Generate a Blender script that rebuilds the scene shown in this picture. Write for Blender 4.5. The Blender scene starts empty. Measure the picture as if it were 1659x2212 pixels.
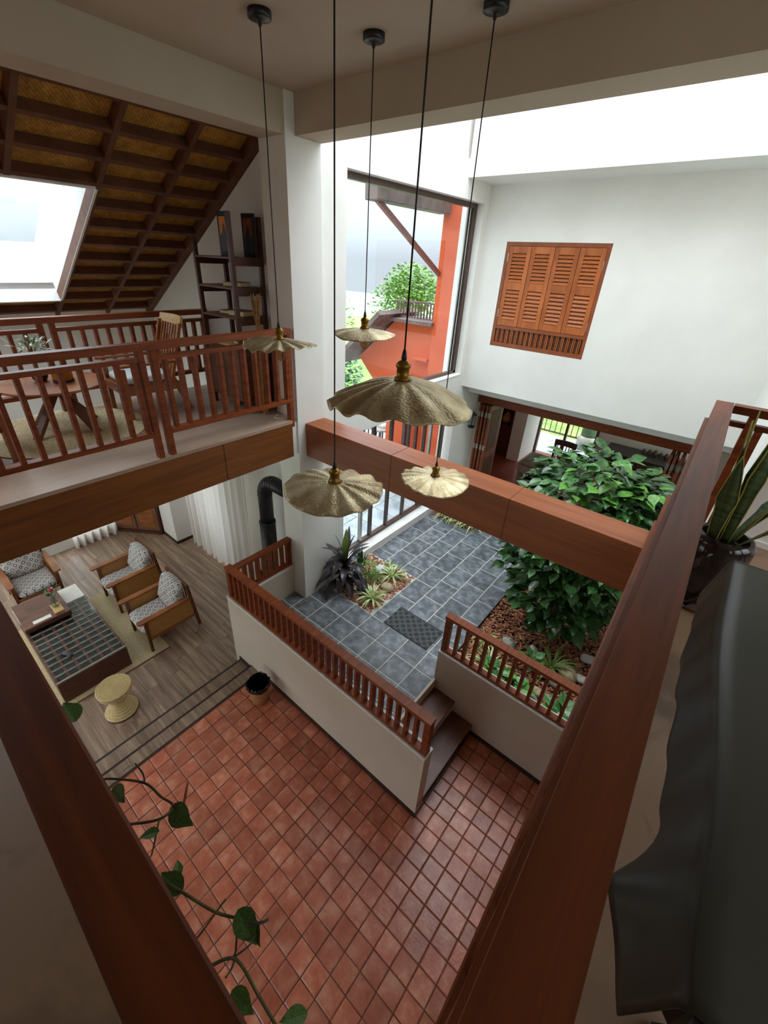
import bpy, bmesh, math, random
from mathutils import Vector, Matrix
random.seed(7)
SC = bpy.context.scene
COL = SC.collection
PI = math.pi

# ------------------------------------------------------------------ camera
R = [[0.762896756, 0.644978958, 0.044617076], [0.347257087, -0.350576532, -0.869775034], [-0.545344896, 0.679042148, -0.491427213]]
FPX, CX, CY, IW, IH = 910.86, 806.68, 1075.64, 1659.0, 2212.0
cam_data = bpy.data.cameras.new('camera')
cam = bpy.data.objects.new('camera', cam_data)
COL.objects.link(cam)
m = Matrix(((R[0][0], -R[1][0], -R[2][0], 0), (R[0][1], -R[1][1], -R[2][1], 0), (R[0][2], -R[1][2], -R[2][2], 4.6), (0, 0, 0, 1)))
cam.matrix_world = m
cam_data.sensor_fit = 'HORIZONTAL'
cam_data.sensor_width = 36.0
cam_data.lens = FPX * 36.0 / IW
cam_data.shift_x = (IW / 2 - CX) / IW
cam_data.shift_y = (CY - IH / 2) / IW
cam_data.clip_start = 0.02
cam_data.clip_end = 300
SC.camera = cam

# ------------------------------------------------------------------ world, daylight, exposure
SC.view_settings.view_transform = 'Standard'
SC.view_settings.look = 'None'
SC.view_settings.exposure = 1.06
SC.view_settings.gamma = 1.0
SC.view_settings.use_curve_mapping = False
SC.cycles.use_denoising = True
SC.cycles.max_bounces = 10
SC.cycles.diffuse_bounces = 6
SC.cycles.glossy_bounces = 4
SC.cycles.transmission_bounces = 8
SC.cycles.transparent_max_bounces = 16
SC.cycles.sample_clamp_indirect = 8.0
SC.cycles.caustics_reflective = False
SC.cycles.caustics_refractive = False

w = bpy.data.worlds.new('overcast_sky')
SC.world = w
w.use_nodes = True
wn, wl = w.node_tree.nodes, w.node_tree.links
bg = wn['Background']
# overcast sky, overhead raised well above the horizon to light the hall
geo = wn.new('ShaderNodeTexCoord'); sep = wn.new('ShaderNodeSeparateXYZ'); mr_ = wn.new('ShaderNodeMapRange')
wl.new(geo.outputs['Generated'], sep.inputs[0]); wl.new(sep.outputs['Z'], mr_.inputs['Value'])
mr_.inputs['From Min'].default_value = 0.0; mr_.inputs['From Max'].default_value = 1.0
mr_.inputs['To Min'].default_value = 0.42; mr_.inputs['To Max'].default_value = 3.8
wl.new(mr_.outputs[0], bg.inputs['Strength'])
bg.inputs['Color'].default_value = (0.86, 0.94, 1.0, 1)

def area(name, loc, sx, sy, rot, power, col=(1, 1, 1), portal=False):
    l = bpy.data.lights.new(name, 'AREA')
    l.shape = 'RECTANGLE'; l.size = sx; l.size_y = sy; l.energy = power; l.color = col
    if portal: l.cycles.is_portal = True
    o = bpy.data.objects.new(name, l); COL.objects.link(o)
    o.location = loc; o.rotation_euler = rot
    return o
# ------------------------------------------------------------------ helpers
def lin(h):
    h = h.lstrip('#'); o = []
    for i in (0, 2, 4):
        v = int(h[i:i + 2], 16) / 255.0
        o.append(v / 12.92 if v <= 0.04045 else ((v + 0.055) / 1.055) ** 2.4)
    return (*o, 1.0)

def new_mat(name):
    m = bpy.data.materials.new(name); m.use_nodes = True
    nt = m.node_tree; b = nt.nodes['Principled BSDF']
    return m, nt, b

def N(nt, t, **kw):
    n = nt.nodes.new(t)
    for k, v in kw.items():
        if k in n.inputs: n.inputs[k].default_value = v
        else: setattr(n, k, v)
    return n

def mat(name, c1, c2=None, scale=(4, 4, 4), rough=0.6, nscale=1.0, detail=4, bump=0.0, bscale=None, rnd=0.0, metal=0.0, spec=0.5, lo=0.35, hi=0.65, coat=0.0, distort=0.0, c3=None):
    """noise-mottled procedural colour, optional bump and per-object brightness variation"""
    m, nt, b = new_mat(name)
    b.inputs['Roughness'].default_value = rough
    b.inputs['Metallic'].default_value = metal
    b.inputs['Specular IOR Level'].default_value = spec
    if coat: b.inputs['Coat Weight'].default_value = coat; b.inputs['Coat Roughness'].default_value = 0.15
    L = nt.links.new
    tc = N(nt, 'ShaderNodeTexCoord')
    mp = N(nt, 'ShaderNodeMapping'); mp.inputs['Scale'].default_value = scale
    L(tc.outputs['Object'], mp.inputs['Vector'])
    info = None
    if rnd:
        info = N(nt, 'ShaderNodeObjectInfo')
        add = N(nt, 'ShaderNodeVectorMath', operation='ADD')
        comb = N(nt, 'ShaderNodeCombineXYZ')
        mul = N(nt, 'ShaderNodeMath', operation='MULTIPLY'); mul.inputs[1].default_value = 37.0
        L(info.outputs['Random'], mul.inputs[0])
        L(mul.outputs[0], comb.inputs[0]); L(mul.outputs[0], comb.inputs[1])
        L(mp.outputs[0], add.inputs[0]); L(comb.outputs[0], add.inputs[1])
        vec = add.outputs[0]
    else:
        vec = mp.outputs[0]
    nz = N(nt, 'ShaderNodeTexNoise', Scale=nscale, Detail=detail, Roughness=0.6, Distortion=distort)
    L(vec, nz.inputs['Vector'])
    cr = N(nt, 'ShaderNodeValToRGB')
    e = cr.color_ramp.elements
    e[0].position, e[0].color = lo, lin(c1)
    e[1].position, e[1].color = hi, lin(c2 or c1)
    if c3:
        k = cr.color_ramp.elements.new((lo + hi) / 2); k.color = lin(c3)
    L(nz.outputs['Fac'], cr.inputs['Fac'])
    out = cr.outputs['Color']
    if rnd:
        hs = N(nt, 'ShaderNodeHueSaturation')
        mr = N(nt, 'ShaderNodeMapRange')
        mr.inputs['To Min'].default_value = 1 - rnd; mr.inputs['To Max'].default_value = 1 + rnd
        L(info.outputs['Random'], mr.inputs['Value']); L(mr.outputs[0], hs.inputs['Value'])
        L(out, hs.inputs['Color']); out = hs.outputs['Color']
    L(out, b.inputs['Base Color'])
    if bump:
        bz = nz
        if bscale:
            bz = N(nt, 'ShaderNodeTexNoise', Scale=bscale, Detail=3); L(vec, bz.inputs['Vector'])
        bp = N(nt, 'ShaderNodeBump', Strength=bump, Distance=0.02)
        L(bz.outputs['Fac'], bp.inputs['Height']); L(bp.outputs[0], b.inputs['Normal'])
    return m

class MB:
    """collects shapes into one mesh"""
    def __init__(s): s.v = []; s.f = []; s.sm = False
    def add(s, vs, fs):
        o = len(s.v); s.v += [tuple(v) for v in vs]; s.f += [tuple(i + o for i in f) for f in fs]; return s
    def box(s, x0, x1, y0, y1, z0, z1):
        vs = [(x, y, z) for z in (z0, z1) for y in (y0, y1) for x in (x0, x1)]
        return s.add(vs, [(0, 2, 3, 1), (4, 5, 7, 6), (0, 1, 5, 4), (2, 6, 7, 3), (0, 4, 6, 2), (1, 3, 7, 5)])
    def bbox(s, x0, x1, y0, y1, z0, z1, b=0.006):
        """box with chamfered edges"""
        bm = bmesh.new(); bmesh.ops.create_cube(bm, size=1)
        for v in bm.verts:
            v.co = ((x0 + x1) / 2 + v.co.x * (x1 - x0), (y0 + y1) / 2 + v.co.y * (y1 - y0), (z0 + z1) / 2 + v.co.z * (z1 - z0))
        bmesh.ops.bevel(bm, geom=bm.edges[:], offset=b, segments=1, affect='EDGES', clamp_overlap=True)
        bm.verts.index_update()
        s.add([v.co[:] for v in bm.verts], [[v.index for v in f.verts] for f in bm.faces]); bm.free(); return s
    def hexa(s, p):
        """8 points: bottom 4 (ccw) then top 4"""
        return s.add(p, [(0, 3, 2, 1), (4, 5, 6, 7), (0, 1, 5, 4), (1, 2, 6, 5), (2, 3, 7, 6), (3, 0, 4, 7)])
    def bar(s, a, b, w, h, up=(0, 0, 1), w2=None, h2=None):
        """rectangular bar from a to b, w across, h along up"""
        a, b, up = Vector(a), Vector(b), Vector(up)
        d = (b - a).normalized(); sx = d.cross(up)
        if sx.length < 1e-4: sx = d.cross(Vector((1, 0, 0)))
        sx.normalize(); sy = sx.cross(d).normalized()
        w2 = w2 or w; h2 = h2 or h
        p = []
        for c, ww, hh in ((a, w, h), (b, w2, h2)):
            p += [c - sx * ww / 2 - sy * hh / 2, c + sx * ww / 2 - sy * hh / 2, c + sx * ww / 2 + sy * hh / 2, c - sx * ww / 2 + sy * hh / 2]
        return s.hexa(p)
    def tube(s, pts, r, n=8, cap=True, taper=None):
        pts = [Vector(p) for p in pts]; rings = []; prev = None
        for i, p in enumerate(pts):
            d = (pts[min(i + 1, len(pts) - 1)] - pts[max(i - 1, 0)]).normalized()
            u = prev if prev is not None else (Vector((0, 0, 1)) if abs(d.z) < 0.9 else Vector((1, 0, 0)))
            sx = d.cross(u)
            if sx.length < 1e-5: sx = d.orthogonal()
            sx.normalize(); sy = sx.cross(d).normalized(); prev = sy
            rr = r if taper is None else r + (taper - r) * i / (len(pts) - 1)
            if isinstance(r, (list, tuple)): rr = r[i]
            rings.append([p + (sx * math.cos(2 * PI * k / n) + sy * math.sin(2 * PI * k / n)) * rr for k in range(n)])
        vs = [v for q in rings for v in q]; fs = []
        for i in range(len(rings) - 1):
            for k in range(n):
                fs.append((i * n + k, i * n + (k + 1) % n, (i + 1) * n + (k + 1) % n, (i + 1) * n + k))
        if cap: fs += [tuple(range(n))[::-1], tuple(range((len(rings) - 1) * n, len(rings) * n))]
        return s.add(vs, fs)
    def lathe(s, prof, c=(0, 0, 0), n=24, cap=True):
        vs = []; fs = []
        for r, z in prof:
            vs += [(c[0] + r * math.cos(2 * PI * k / n), c[1] + r * math.sin(2 * PI * k / n), c[2] + z) for k in range(n)]
        for i in range(len(prof) - 1):
            for k in range(n):
                fs.append((i * n + k, i * n + (k + 1) % n, (i + 1) * n + (k + 1) % n, (i + 1) * n + k))
        if cap: fs += [tuple(range(n))[::-1], tuple(range((len(prof) - 1) * n, len(prof) * n))]
        return s.add(vs, fs)
    def prism(s, poly, z0, z1):
        n = len(poly)
        vs = [(x, y, z0) for x, y in poly] + [(x, y, z1) for x, y in poly]
        return s.add(vs, [tuple(range(n))[::-1], tuple(range(n, 2 * n))] + [(i, (i + 1) % n, n + (i + 1) % n, n + i) for i in range(n)])
    def blob(s, c, r, seed=0, n=10, k=0.12, flat=True):
        rd = random.Random(seed); ph = [rd.uniform(0, 6.28) for _ in range(6)]
        vs = []; fs = []; m_ = n // 2 + 1
        for i in range(m_ + 1):
            th = PI * i / m_
            for j in range(n):
                a = 2 * PI * j / n
                q = 1 + k * (math.sin(2 * a + ph[0]) * math.sin(th) + 0.6 * math.sin(3 * a + ph[1] + th * 2) + 0.4 * math.cos(2 * th + ph[2]))
                vs.append((c[0] + r[0] * q * math.sin(th) * math.cos(a), c[1] + r[1] * q * math.sin(th) * math.sin(a), c[2] + r[2] * q * math.cos(th)))
        for i in range(m_):
            for j in range(n):
                fs.append((i * n + j, (i + 1) * n + j, (i + 1) * n + (j + 1) % n, i * n + (j + 1) % n))
        return s.add(vs, fs)
    def grid(s, fn, nu, nv):
        """surface fn(u,v) for u,v in 0..1"""
        vs = [fn(i / nu, j / nv) for i in range(nu + 1) for j in range(nv + 1)]
        w_ = nv + 1
        return s.add(vs, [(i * w_ + j, (i + 1) * w_ + j, (i + 1) * w_ + j + 1, i * w_ + j + 1) for i in range(nu) for j in range(nv)])
    def mesh(s, name, material, smooth=False):
        me = bpy.data.meshes.new(name); me.from_pydata(s.v, [], s.f)
        if isinstance(material, (list, tuple)):
            for q in material: me.materials.append(q)
        else: me.materials.append(material)
        me.update()
        if smooth: me.polygons.foreach_set('use_smooth', [True] * len(me.polygons))
        return me
    def build(s, name, material, parent=None, smooth=False, world=True):
        return link(name, s.mesh(name, material, smooth), parent, world)

def link(name, me, parent=None, world=True):
    o = bpy.data.objects.new(name, me); COL.objects.link(o)
    if parent is not None:
        o.parent = parent
        if world: o.matrix_parent_inverse = wm(parent).inverted()
    return o

def wm(o):
    b = o.matrix_basis.copy()
    return wm(o.parent) @ o.matrix_parent_inverse @ b if o.parent else b

def tag(o, label=None, cat=None, group=None, kind=None):
    if label: o['label'] = label
    if cat: o['category'] = cat
    if group: o['group'] = group
    if kind: o['kind'] = kind
    return o

def thing(name, label, cat, loc=(0, 0, 0), rz=0.0, group=None):
    e = bpy.data.objects.new(name, None); COL.objects.link(e)
    e.location = loc; e.rotation_euler = (0, 0, rz); e.empty_display_size = 0.1
    return tag(e, label, cat, group)

def struct(o, label=None):
    o['kind'] = 'structure'
    if label: o['label'] = label
    return o

def sbox(name, material, x0, x1, y0, y1, z0, z1, parent=None, label=None):
    o = MB().box(x0, x1, y0, y1, z0, z1).build(name, material, parent)
    return o if parent is not None else struct(o, label)

def copy_tree(o, parent=None):
    c = o.copy(); COL.objects.link(c)
    if parent is not None: c.parent = parent
    for ch in list(o.children): copy_tree(ch, c)
    return c

def solid(o, t, offset=-1):
    md = o.modifiers.new('thickness', 'SOLIDIFY'); md.thickness = t; md.offset = offset; return o

# ------------------------------------------------------------------ materials
M = {}
M['wall'] = mat('white_plaster', '#e6e4df', '#eeece7', (1, 1, 1), 0.85, 1.2, bump=0.05, bscale=60, spec=0.2)
M['wall_warm'] = mat('cream_plaster', '#cdbfae', '#d6c9b9', (1, 1, 1), 0.85, 1.0, bump=0.05, bscale=60, spec=0.2)
M['ceil'] = mat('ceiling_paint', '#bfb09e', '#c8baa9', (1, 1, 1), 0.9, 1.0, spec=0.1)
M['rail'] = mat('stained_rail_wood', '#6e2f14', '#8f461e', (3, 3, 30), 0.45, 1.0, 5, bump=0.03, spec=0.35)
M['railh'] = mat('stained_handrail_wood', '#763618', '#934a20', (30, 3, 30), 0.42, 1.0, 5, bump=0.03, spec=0.35)
M['railv'] = mat('gallery_rail_wood', '#5a270e', '#733714', (34, 2.2, 34), 0.5, 1.0, 6, bump=0.05, distort=0.4, spec=0.25)
M['railu'] = mat('gallery_rail_wood_side', '#52230c', '#6b3112', (2.2, 34, 34), 0.5, 1.0, 6, bump=0.05, distort=0.4, spec=0.25)
M['beam'] = mat('red_beam_wood', '#82421d', '#9c5528', (1.2, 16, 16), 0.42, 1.0, 5, bump=0.02, spec=0.4)
M['fascia'] = mat('fascia_wood', '#70411d', '#895224', (14, 1.2, 20), 0.4, 1.0, 5, bump=0.02, distort=0.5)
M['dark'] = mat('dark_roof_timber', '#57321f', '#6e432c', (8, 8, 8), 0.6, 1.0, 4)
M['teak'] = mat('teak_furniture_wood', '#7f4420', '#a3622f', (4, 4, 30), 0.4, 1.0, 5)
M['teakdark'] = mat('dark_furniture_wood', '#56301d', '#6e4028', (4, 4, 20), 0.45, 1.0, 5)
M['shelf'] = mat('shelf_dark_wood', '#46271b', '#5c3526', (6, 6, 20), 0.45, 1.0, 4)
M['shutter'] = mat('shutter_wood', '#9a4f22', '#b56530', (8, 8, 3), 0.42, 1.0, 5, rnd=0.1)
M['shutterframe'] = mat('shutter_frame_wood', '#7d4023', '#8f4c2a', (6, 6, 6), 0.45, 1.0, 4)
M['terra'] = mat('terracotta_tile', '#b45f46', '#d89378', (5, 5, 5), 0.28, 1.3, 5, bump=0.06, bscale=9, rnd=0.19, c3='#c67358', spec=0.6)
M['grout'] = mat('tile_grout', '#5d4034', '#70503f', (6, 6, 6), 0.9)
M['slate'] = mat('slate_slab', '#4f5459', '#8a9095', (7, 7, 7), 0.4, 1.3, 9, bump=0.12, bscale=5, rnd=0.14, c3='#696f74', distort=0.3)
M['slategrout'] = mat('pale_mortar', '#bdbcb4', '#cfcec6', (8, 8, 8), 0.9)
M['plank'] = mat('laminate_plank', '#7a6453', '#b59a82', (0.9, 15, 15), 0.38, 1.0, 6, bump=0.02, rnd=0.1, c3='#957c69', distort=0.35)
M['darkgap'] = mat('dark_joint', '#2b221d')
M['nosing'] = mat('dark_step_nosing', '#2c211b', '#3a2c24', rough=0.4)
M['galfloor'] = mat('gallery_floor_board', '#644d3a', '#80654d', (2, 2, 2), 0.45, 1.4, 5, c3='#83664f', distort=0.5)
M['mezfloor'] = mat('mezzanine_floor_board', '#a08674', '#b9a08c', (3, 0.8, 3), 0.32, 1.4, 5)
M['dinfloor'] = mat('red_oxide_floor', '#74382b', '#86453a', (2, 2, 2), 0.25, 1.3, 4)
M['tread'] = mat('step_tread_wood', '#5c382b', '#7a5040', (10, 3, 10), 0.35, 1.0, 5, distort=0.6)
M['base'] = mat('dark_skirting', '#30201a', '#3b2820', rough=0.4)
M['orange'] = mat('orange_render', '#cf5a37', '#dd6c48', (0.7, 0.7, 3), 0.85, 1.2, 5, spec=0.1)
M['maroon'] = mat('maroon_metal', '#7d4440', '#8d524c', rough=0.5)
M['eave'] = mat('weathered_eave', '#5b4a48', '#7d6a64', (3, 3, 3), 0.7, 1.5)
M['frame'] = mat('brown_window_frame', '#47332b', '#543d34', rough=0.4)
M['black'] = mat('black_metal', '#17171a', '#202024', rough=0.4)
M['pipe'] = mat('flue_black_enamel', '#0f0f11', '#161618', rough=0.45)
M['brass'] = mat('aged_brass', '#7a5a22', '#a07c34', (30, 30, 30), 0.35, 1.0, metal=0.9)
M['steel'] = mat('hinge_steel', '#a9a39a', '#bdb7ae', rough=0.35, metal=0.8)
M['white'] = mat('white_paper', '#e6e3da', '#efece4', rough=0.7)
M['pale'] = mat('pale_wood', '#c49a63', '#d6ae78', (4, 4, 20), 0.5)
M['bark'] = mat('bark_chip', '#84503a', '#cf9a74', (9, 9, 9), 0.85, 1.4, 3, c3='#a86c4c')
M['soil'] = mat('dark_soil', '#33231a', '#4a3325', (9, 9, 9), 0.95, bump=0.4)
M['stone'] = mat('river_stone', '#807c74', '#a7a39a', (7, 7, 7), 0.7, 1.0, rnd=0.12)
M['stonetan'] = mat('tan_stone', '#a08e6e', '#c4b28e', (9, 9, 9), 0.7)
M['stonewhite'] = mat('white_stone', '#c9c8c2', '#e4e3dd', (9, 9, 9), 0.7)
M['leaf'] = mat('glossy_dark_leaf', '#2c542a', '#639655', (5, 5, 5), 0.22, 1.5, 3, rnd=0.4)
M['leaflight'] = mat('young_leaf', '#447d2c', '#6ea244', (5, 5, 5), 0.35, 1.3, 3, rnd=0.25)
M['spider'] = mat('variegated_blade', '#8aa653', '#dfe3b0', (8, 8, 8), 0.5, 1.5, 3)
M['purple'] = mat('purple_black_leaf', '#2a2428', '#453e44', (4, 4, 4), 0.3, 1.2, 3)
M['olive'] = mat('olive_leaf', '#5d7a2e', '#7d9440', (5, 5, 5), 0.4)
M['sansleaf'] = mat('sansevieria_leaf', '#26361f', '#4f6236', (3, 3, 26), 0.38, 1.2, 3, distort=1.0)
M['sansedge'] = mat('sansevieria_edge', '#8e8f3c', '#a9a650', rough=0.45)
M['stem'] = mat('plant_stem', '#5a4a2c', '#76623a', rough=0.7)
M['vinestem'] = mat('vine_stem', '#43362b', '#6a6a3e', (14, 14, 14), 0.6)
M['vineleaf'] = mat('vine_leaf', '#3a5c2e', '#5d8542', (16, 16, 16), 0.35, rnd=0.25)
M['tree'] = mat('garden_foliage', '#3f6b28', '#86b04e', (6, 6, 6), 0.6, 1.5, 3)
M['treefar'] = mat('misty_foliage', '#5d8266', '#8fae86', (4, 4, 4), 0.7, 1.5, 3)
M['lawn'] = mat('bright_lawn', '#5f8a34', '#94b85a', (2, 2, 2), 0.8)
M['jute'] = mat('jute_weave', '#b09a70', '#d9c8a2', (60, 60, 60), 0.85, 1.0, 3, bump=0.3)
M['straw'] = mat('straw_coil', '#b3955c', '#dcc592', (110, 110, 110), 0.75, 1.0, 2, bump=0.12)
M['cane'] = mat('cane_mesh', '#9a6a34', '#c08c4c', (90, 90, 90), 0.6, 1.0, 2)
M['ceramic'] = mat('dark_glazed_ceramic', '#231c1b', '#332a28', (3, 3, 3), 0.12, 1.0)
M['saucer'] = mat('brown_saucer', '#4d3226', '#5f3f30', rough=0.3)
M['cover'] = mat('charcoal_vinyl_cover', '#2a2922', '#3c3a31', (2.5, 1, 2.5), 0.42, 1.0, 3, bump=0.04)
M['binbag'] = mat('black_bin_liner', '#0e0e10', '#1a1a1d', rough=0.22)
M['bin'] = mat('tan_wicker_bin', '#9a6d3c', '#b98a54', (30, 30, 60), 0.7, bump=0.2)
M['red'] = mat('rose_red', '#a81e34', '#c63a4e', rough=0.6)
M['clearware'] = mat('clear_bulb_tint', '#b08a5a')
M['picblack'] = mat('picture_black', '#15151a')
M['picorange'] = mat('picture_orange', '#d98124', '#e0912f', rough=0.6)
M['book'] = mat('book_cover', '#6d4a34', '#7d583f', rough=0.6)
M['pages'] = mat('book_pages', '#c9b287', '#d8c49c', rough=0.8)
M['reed'] = mat('dried_reed', '#9a7240', '#b98d55', (4, 4, 30), 0.8)
M['cushion'] = mat('pale_cushion', '#c6c9c9', '#dddfdf', (3, 3, 3), 0.8)
M['amber'] = mat('amber_glass_jar', '#8a5416', '#b8781f', rough=0.15)
M['counter'] = mat('dark_counter', '#2d2521', '#3a302b', rough=0.3)
M['pot'] = mat('brown_clay_pot', '#4b3a33', '#6a564c', rough=0.35)
M['greencol'] = mat('mossy_green_column', '#3c5433', '#5b7048', (5, 5, 5), 0.7)
M['deck'] = mat('wet_patio_slab', '#8a979c', '#c2ccd0', (1.5, 1.5, 1.5), 0.25, 1.5, 5)

def glass_mat(name, tint=(0.95, 0.98, 1, 1), gl=0.06, edge=0.6):
    m, nt, b = new_mat(name); nt.nodes.remove(b)
    out = nt.nodes['Material Output']
    tr = N(nt, 'ShaderNodeBsdfTransparent'); tr.inputs['Color'].default_value = tint
    gs = N(nt, 'ShaderNodeBsdfGlossy'); gs.inputs['Roughness'].default_value = 0.02
    mx = N(nt, 'ShaderNodeMixShader'); lw = N(nt, 'ShaderNodeLayerWeight'); lw.inputs['Blend'].default_value = 0.5
    pw = N(nt, 'ShaderNodeMath', operation='POWER'); pw.inputs[1].default_value = 4.0
    ma = N(nt, 'ShaderNodeMath', operation='MULTIPLY_ADD'); ma.inputs[1].default_value = edge; ma.inputs[2].default_value = gl * 0.5
    nt.links.new(lw.outputs['Facing'], pw.inputs[0]); nt.links.new(pw.outputs[0], ma.inputs[0])
    nt.links.new(ma.outputs[0], mx.inputs[0]); nt.links.new(tr.outputs[0], mx.inputs[1]); nt.links.new(gs.outputs[0], mx.inputs[2])
    nt.links.new(mx.outputs[0], out.inputs['Surface'])
    return m
M['glass'] = glass_mat('window_glass')
M['tableglass'] = glass_mat('table_glass', (0.9, 0.92, 0.92, 1), 0.02, 0.22)
M['mist'] = mat('misty_ground', '#8d978a', '#a3ab9d', (0.3, 0.3, 0.3), 0.9)
M['bulb'] = glass_mat('amber_bulb_glass', (0.86, 0.66, 0.42, 1))
M['vase'] = glass_mat('vase_glass', (0.75, 0.82, 0.8, 1))

def curtain_mat():
    m, nt, b = new_mat('sheer_curtain'); nt.nodes.remove(b)
    d = N(nt, 'ShaderNodeBsdfDiffuse'); d.inputs['Color'].default_value = lin('#e4e0da')
    t = N(nt, 'ShaderNodeBsdfTranslucent'); t.inputs['Color'].default_value = lin('#ece8e2')
    mx = N(nt, 'ShaderNodeMixShader'); mx.inputs[0].default_value = 0.5
    nt.links.new(d.outputs[0], mx.inputs[1]); nt.links.new(t.outputs[0], mx.inputs[2]); nt.links.new(mx.outputs[0], nt.nodes['Material Output'].inputs['Surface'])
    return m
M['curtain'] = curtain_mat()

def ring_fabric(name, base, dark, scale, metric='CHEBYCHEV', rot=(0, 0, 0), rings=((0.0, 0.10), (0.2, 0.3))):
    m, nt, b = new_mat(name); L = nt.links.new
    b.inputs['Roughness'].default_value = 0.85
    tc = N(nt, 'ShaderNodeTexCoord'); mp = N(nt, 'ShaderNodeMapping'); mp.inputs['Scale'].default_value = (scale,) * 3; mp.inputs['Rotation'].default_value = rot
    L(tc.outputs['Object'], mp.inputs['Vector'])
    vo = N(nt, 'ShaderNodeTexVoronoi', voronoi_dimensions='2D', feature='F1', distance=metric); vo.inputs['Randomness'].default_value = 0.0
    vo.inputs['Scale'].default_value = 1.0
    L(mp.outputs[0], vo.inputs['Vector'])
    cr = N(nt, 'ShaderNodeValToRGB'); cr.color_ramp.interpolation = 'CONSTANT'
    el = cr.color_ramp.elements
    el[0].position = 0; el[0].color = lin(base); el[1].position = 0.999; el[1].color = lin(base)
    for a, z in rings:
        p = el.new(a); p.color = lin(dark)
        q = el.new(z); q.color = lin(base)
    L(vo.outputs['Distance'], cr.inputs['Fac']); L(cr.outputs[0], b.inputs['Base Color'])
    return m
M['fabric'] = ring_fabric('diamond_print_fabric', '#cfcac5', '#4d4340', 14, rot=(0, 0, PI / 4), rings=((0.15, 0.29), (0.42, 0.46)))
M['fabricup'] = ring_fabric('diamond_print_fabric_back', '#cfcac5', '#4d4340', 14, rot=(PI / 2, 0, PI / 4), rings=((0.15, 0.29), (0.42, 0.46)))
M['mat'] = ring_fabric('doormat_pattern', '#2f3233', '#8d9090', 9.5, 'EUCLIDEAN', rings=((0.44, 0.47), (0.3, 0.32)))

def woven_mat():
    m, nt, b = new_mat('woven_bamboo_mat'); L = nt.links.new
    b.inputs['Roughness'].default_value = 0.55
    tc = N(nt, 'ShaderNodeTexCoord'); mp = N(nt, 'ShaderNodeMapping'); mp.inputs['Scale'].default_value = (22, 22, 0.1); mp.inputs['Rotation'].default_value = (0, 0, 0.78)
    L(tc.outputs['Object'], mp.inputs['Vector'])
    br = N(nt, 'ShaderNodeTexBrick'); br.inputs['Scale'].default_value = 1.0
    br.inputs['Color1'].default_value = lin('#c98f3c'); br.inputs['Color2'].default_value = lin('#a8742e'); br.inputs['Mortar'].default_value = lin('#5d3d18'); br.inputs['Mortar Size'].default_value = 0.05
    br.inputs['Brick Width'].default_value = 1.4; br.inputs['Row Height'].default_value = 0.5
    nz = N(nt, 'ShaderNodeTexNoise', Scale=14.0, Detail=3)
    L(tc.outputs['Object'], nz.inputs['Vector'])
    mx = N(nt, 'ShaderNodeMix', data_type='RGBA'); mx.inputs['Factor'].default_value = 0.4
    cr = N(nt, 'ShaderNodeValToRGB'); cr.color_ramp.elements[0].color = lin('#9a6a2a'); cr.color_ramp.elements[1].color = lin('#dba650')
    cr.color_ramp.elements[0].position = 0.35; cr.color_ramp.elements[1].position = 0.65
    L(nz.outputs['Fac'], cr.inputs['Fac']); L(mp.outputs[0], br.inputs['Vector'])
    L(br.outputs['Color'], mx.inputs[6]); L(cr.outputs[0], mx.inputs[7]); L(mx.outputs[2], b.inputs['Base Color'])
    bp = N(nt, 'ShaderNodeBump', Strength=0.4, Distance=0.01); L(br.outputs['Fac'], bp.inputs['Height']); L(bp.outputs[0], b.inputs['Normal'])
    return m
M['woven'] = woven_mat()

def hammered_mat():
    m, nt, b = new_mat('hammered_brass_shade'); L = nt.links.new
    b.inputs['Metallic'].default_value = 0.75; b.inputs['Roughness'].default_value = 0.48
    tc = N(nt, 'ShaderNodeTexCoord')
    nz = N(nt, 'ShaderNodeTexNoise', Scale=7.0, Detail=5); L(tc.outputs['Object'], nz.inputs['Vector'])
    cr = N(nt, 'ShaderNodeValToRGB'); e = cr.color_ramp.elements
    e[0].position, e[0].color = 0.35, lin('#a08c68'); e[1].position, e[1].color = 0.65, lin('#d9cca6')
    L(nz.outputs['Fac'], cr.inputs['Fac']); L(cr.outputs[0], b.inputs['Base Color'])
    vo = N(nt, 'ShaderNodeTexVoronoi', Scale=90.0); L(tc.outputs['Object'], vo.inputs['Vector'])
    bp = N(nt, 'ShaderNodeBump', Strength=0.35, Distance=0.006); L(vo.outputs['Distance'], bp.inputs['Height']); L(bp.outputs[0], b.inputs['Normal'])
    return m
M['hammer'] = hammered_mat()
# ================================================================== FLOORS
# terracotta hall
TP, TX, TY = 0.156, -0.405, 1.61
floor = sbox('floor', M['grout'], -3.22, 2.5, -2.5, 3.0, -0.12, -0.004, label='square terracotta tile floor of the hall')
tile_me = []
for k in range(4):
    rd = random.Random(k); h_ = TP / 2 - 0.0035
    q = [rd.uniform(-0.0015, 0.0015) for _ in range(8)]
    b_ = MB(); i_ = h_ - 0.006
    b_.add([(-h_ + q[0], -h_ + q[1], -0.012), (h_ + q[2], -h_ + q[3], -0.012), (h_ + q[4], h_ + q[5], -0.012), (-h_ + q[6], h_ + q[7], -0.012),
            (-h_ + q[0], -h_ + q[1], -0.003), (h_ + q[2], -h_ + q[3], -0.003), (h_ + q[4], h_ + q[5], -0.003), (-h_ + q[6], h_ + q[7], -0.003),
            (-i_, -i_, 0), (i_, -i_, 0), (i_, i_, 0), (-i_, i_, 0)],
           [(0, 1, 5, 4), (1, 2, 6, 5), (2, 3, 7, 6), (3, 0, 4, 7), (4, 5, 9, 8), (5, 6, 10, 9), (6, 7, 11, 10), (7, 4, 8, 11), (8, 9, 10, 11)])
    tile_me.append(b_.mesh('tile', M['terra']))
far_tiles = MB(); ntile = 0
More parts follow.
